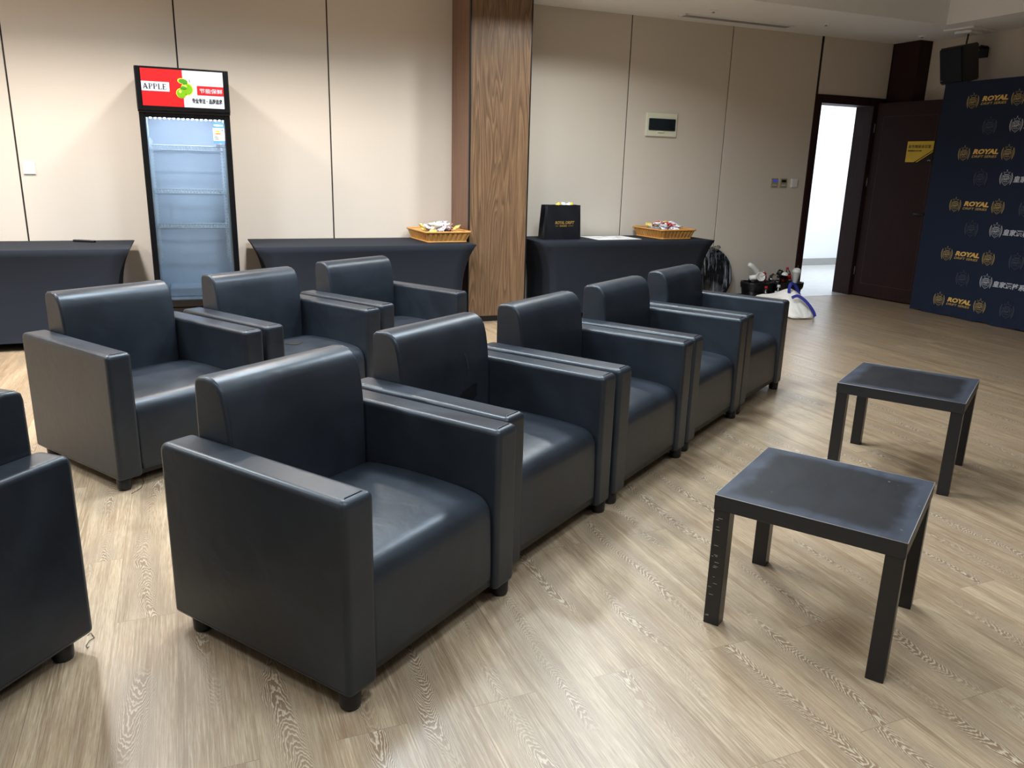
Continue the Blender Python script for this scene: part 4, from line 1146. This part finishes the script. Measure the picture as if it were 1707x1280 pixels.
# bottles on the floor
bottle('water_bottle', 'red capped clear bottle on the floor in front of the left bin', 'red_cap', (5.94, 6.98, 0), (0, 0, 0), 1.02)
bottle('water_bottle', 'taller white capped clear bottle on the floor between the bins', 'white', (6.100, 6.965, 0), (0, 0, 0), 1.08)
bottle('water_bottle', 'shorter white capped bottle behind the canvas bag', 'white', (6.020, 6.91, 0), (0, 0, 0), .80)
# loose threads on the floor
T1_ = [(-.367, 2.444), (-.358, 2.451), (-.347, 2.423), (-.359, 2.407), (-.366, 2.385), (-.360, 2.368), (-.357, 2.378)]
T2_ = [(-.297, 3.565), (-.277, 3.586), (-.259, 3.622), (-.251, 3.685), (-.258, 3.732)]
for pts, lab in ((T1_, 'thin dark loose thread on the floor at the cut-off left armchair'), (T2_, 'thin dark loose thread on the floor under the leftmost rear-row armchair')):
    bm = bmesh.new(); tube(bm, [(x, y, .0015 + .002 * (k % 2)) for k, (x, y) in enumerate(pts)], .0011, 5)
    tag(obj('loose_thread', bm, 'plastic_black'), lab, 'thread')
# canvas tote slumped on the floor
t = thing('tote_bag', 'slumped white canvas tote with blue handles on the floor by the bins', 'bag', (0, 0, 0))
bm = bmesh.new()
prof_pts = [(5.70, 7.0, .03, .05), (5.745, 6.88, .13, .09), (5.77, 6.75, .165, .11), (5.79, 6.65, .185, .12), (5.80, 6.54, .235, .125), (5.815, 6.46, .275, .125), (5.81, 6.38, .225, .15), (5.80, 6.30, .15, .16), (5.78, 6.22, .075, .15), (5.77, 6.15, .02, .12)]
rings = []; ns = 26
for i, (cx_, cy_, hz, hw_) in enumerate(prof_pts):
    nxt = prof_pts[min(i + 1, len(prof_pts) - 1)]; prv = prof_pts[max(i - 1, 0)]
    d = Vector((nxt[0] - prv[0], nxt[1] - prv[1], 0)).normalized(); s_ = Vector((-d.y, d.x, 0))
    ring = []
    for k in range(ns):
        a = PI * k / (ns - 1); off = -math.cos(a) * hw_; zz = hz * math.sin(a) ** .75
        p = Vector((cx_, cy_, 0)) + s_ * off + Vector((0, 0, zz))
        f_ = mnoise.noise(p * 12) * .03 + (abs(mnoise.noise(p * 19)) - .25) * .045
        p += Vector((f_, f_ * .6, abs(f_) if zz > .02 else 0)); p.z = max(p.z, .002); ring.append(bm.verts.new(p))
    rings.append(ring)
for A, B in zip(rings, rings[1:]):
    for k in range(ns - 1): bm.faces.new((A[k], A[k + 1], B[k + 1], B[k])).smooth = True
    bm.faces.new((A[0], B[0], B[-1], A[-1]))
bm.faces.new(rings[0]); bm.faces.new(rings[-1])
tote = obj('canvas_body', bm, 'canvas', t)
sub = tote.modifiers.new('sub', 'SUBSURF'); sub.levels = 1; sub.render_levels = 1
def strap(pts, wd=.024):
    bm = bmesh.new(); P = [Vector(p) for p in pts]; L = []
    # catmull-rom
    Q = []
    for i in range(len(P) - 1):
        p0, p1, p2, p3 = P[max(i - 1, 0)], P[i], P[i + 1], P[min(i + 2, len(P) - 1)]
        for k in range(6):
            s = k / 6; Q.append(.5 * ((2 * p1) + (-p0 + p2) * s + (2 * p0 - 5 * p1 + 4 * p2 - p3) * s * s + (-p0 + 3 * p1 - 3 * p2 + p3) * s ** 3))
    Q.append(P[-1]); vd = Vector((.62, -.78, 0))
    rows = []
    for i, q in enumerate(Q):
        d = (Q[min(i + 1, len(Q) - 1)] - Q[max(i - 1, 0)]).normalized(); s_ = d.cross(Vector((-.78, -.62, .2))).normalized() * wd / 2
        nn = d.cross(s_).normalized() * .002
        rows.append([bm.verts.new(q + s_ + nn), bm.verts.new(q - s_ + nn), bm.verts.new(q - s_ - nn), bm.verts.new(q + s_ - nn)])
    for A, B in zip(rows, rows[1:]):
        for k in range(4): bm.faces.new((A[k], A[(k + 1) % 4], B[(k + 1) % 4], B[k]))
    bm.faces.new(rows[0]); bm.faces.new(rows[-1]); return bm
o = obj('handle', strap([(5.765, 6.40, .17), (5.745, 6.40, .255), (5.757, 6.40, .325), (5.814, 6.40, .312), (5.863, 6.40, .246), (5.893, 6.38, .165)], .030), 'strap', t); o['label'] = 'upright blue handle'
o = obj('handle', strap([(5.700, 6.30, .20), (5.745, 6.27, .222), (5.79, 6.22, .19), (5.83, 6.17, .13), (5.862, 6.14, .07), (5.875, 6.13, .03)], .030), 'strap', t); o['label'] = 'drooping blue handle'
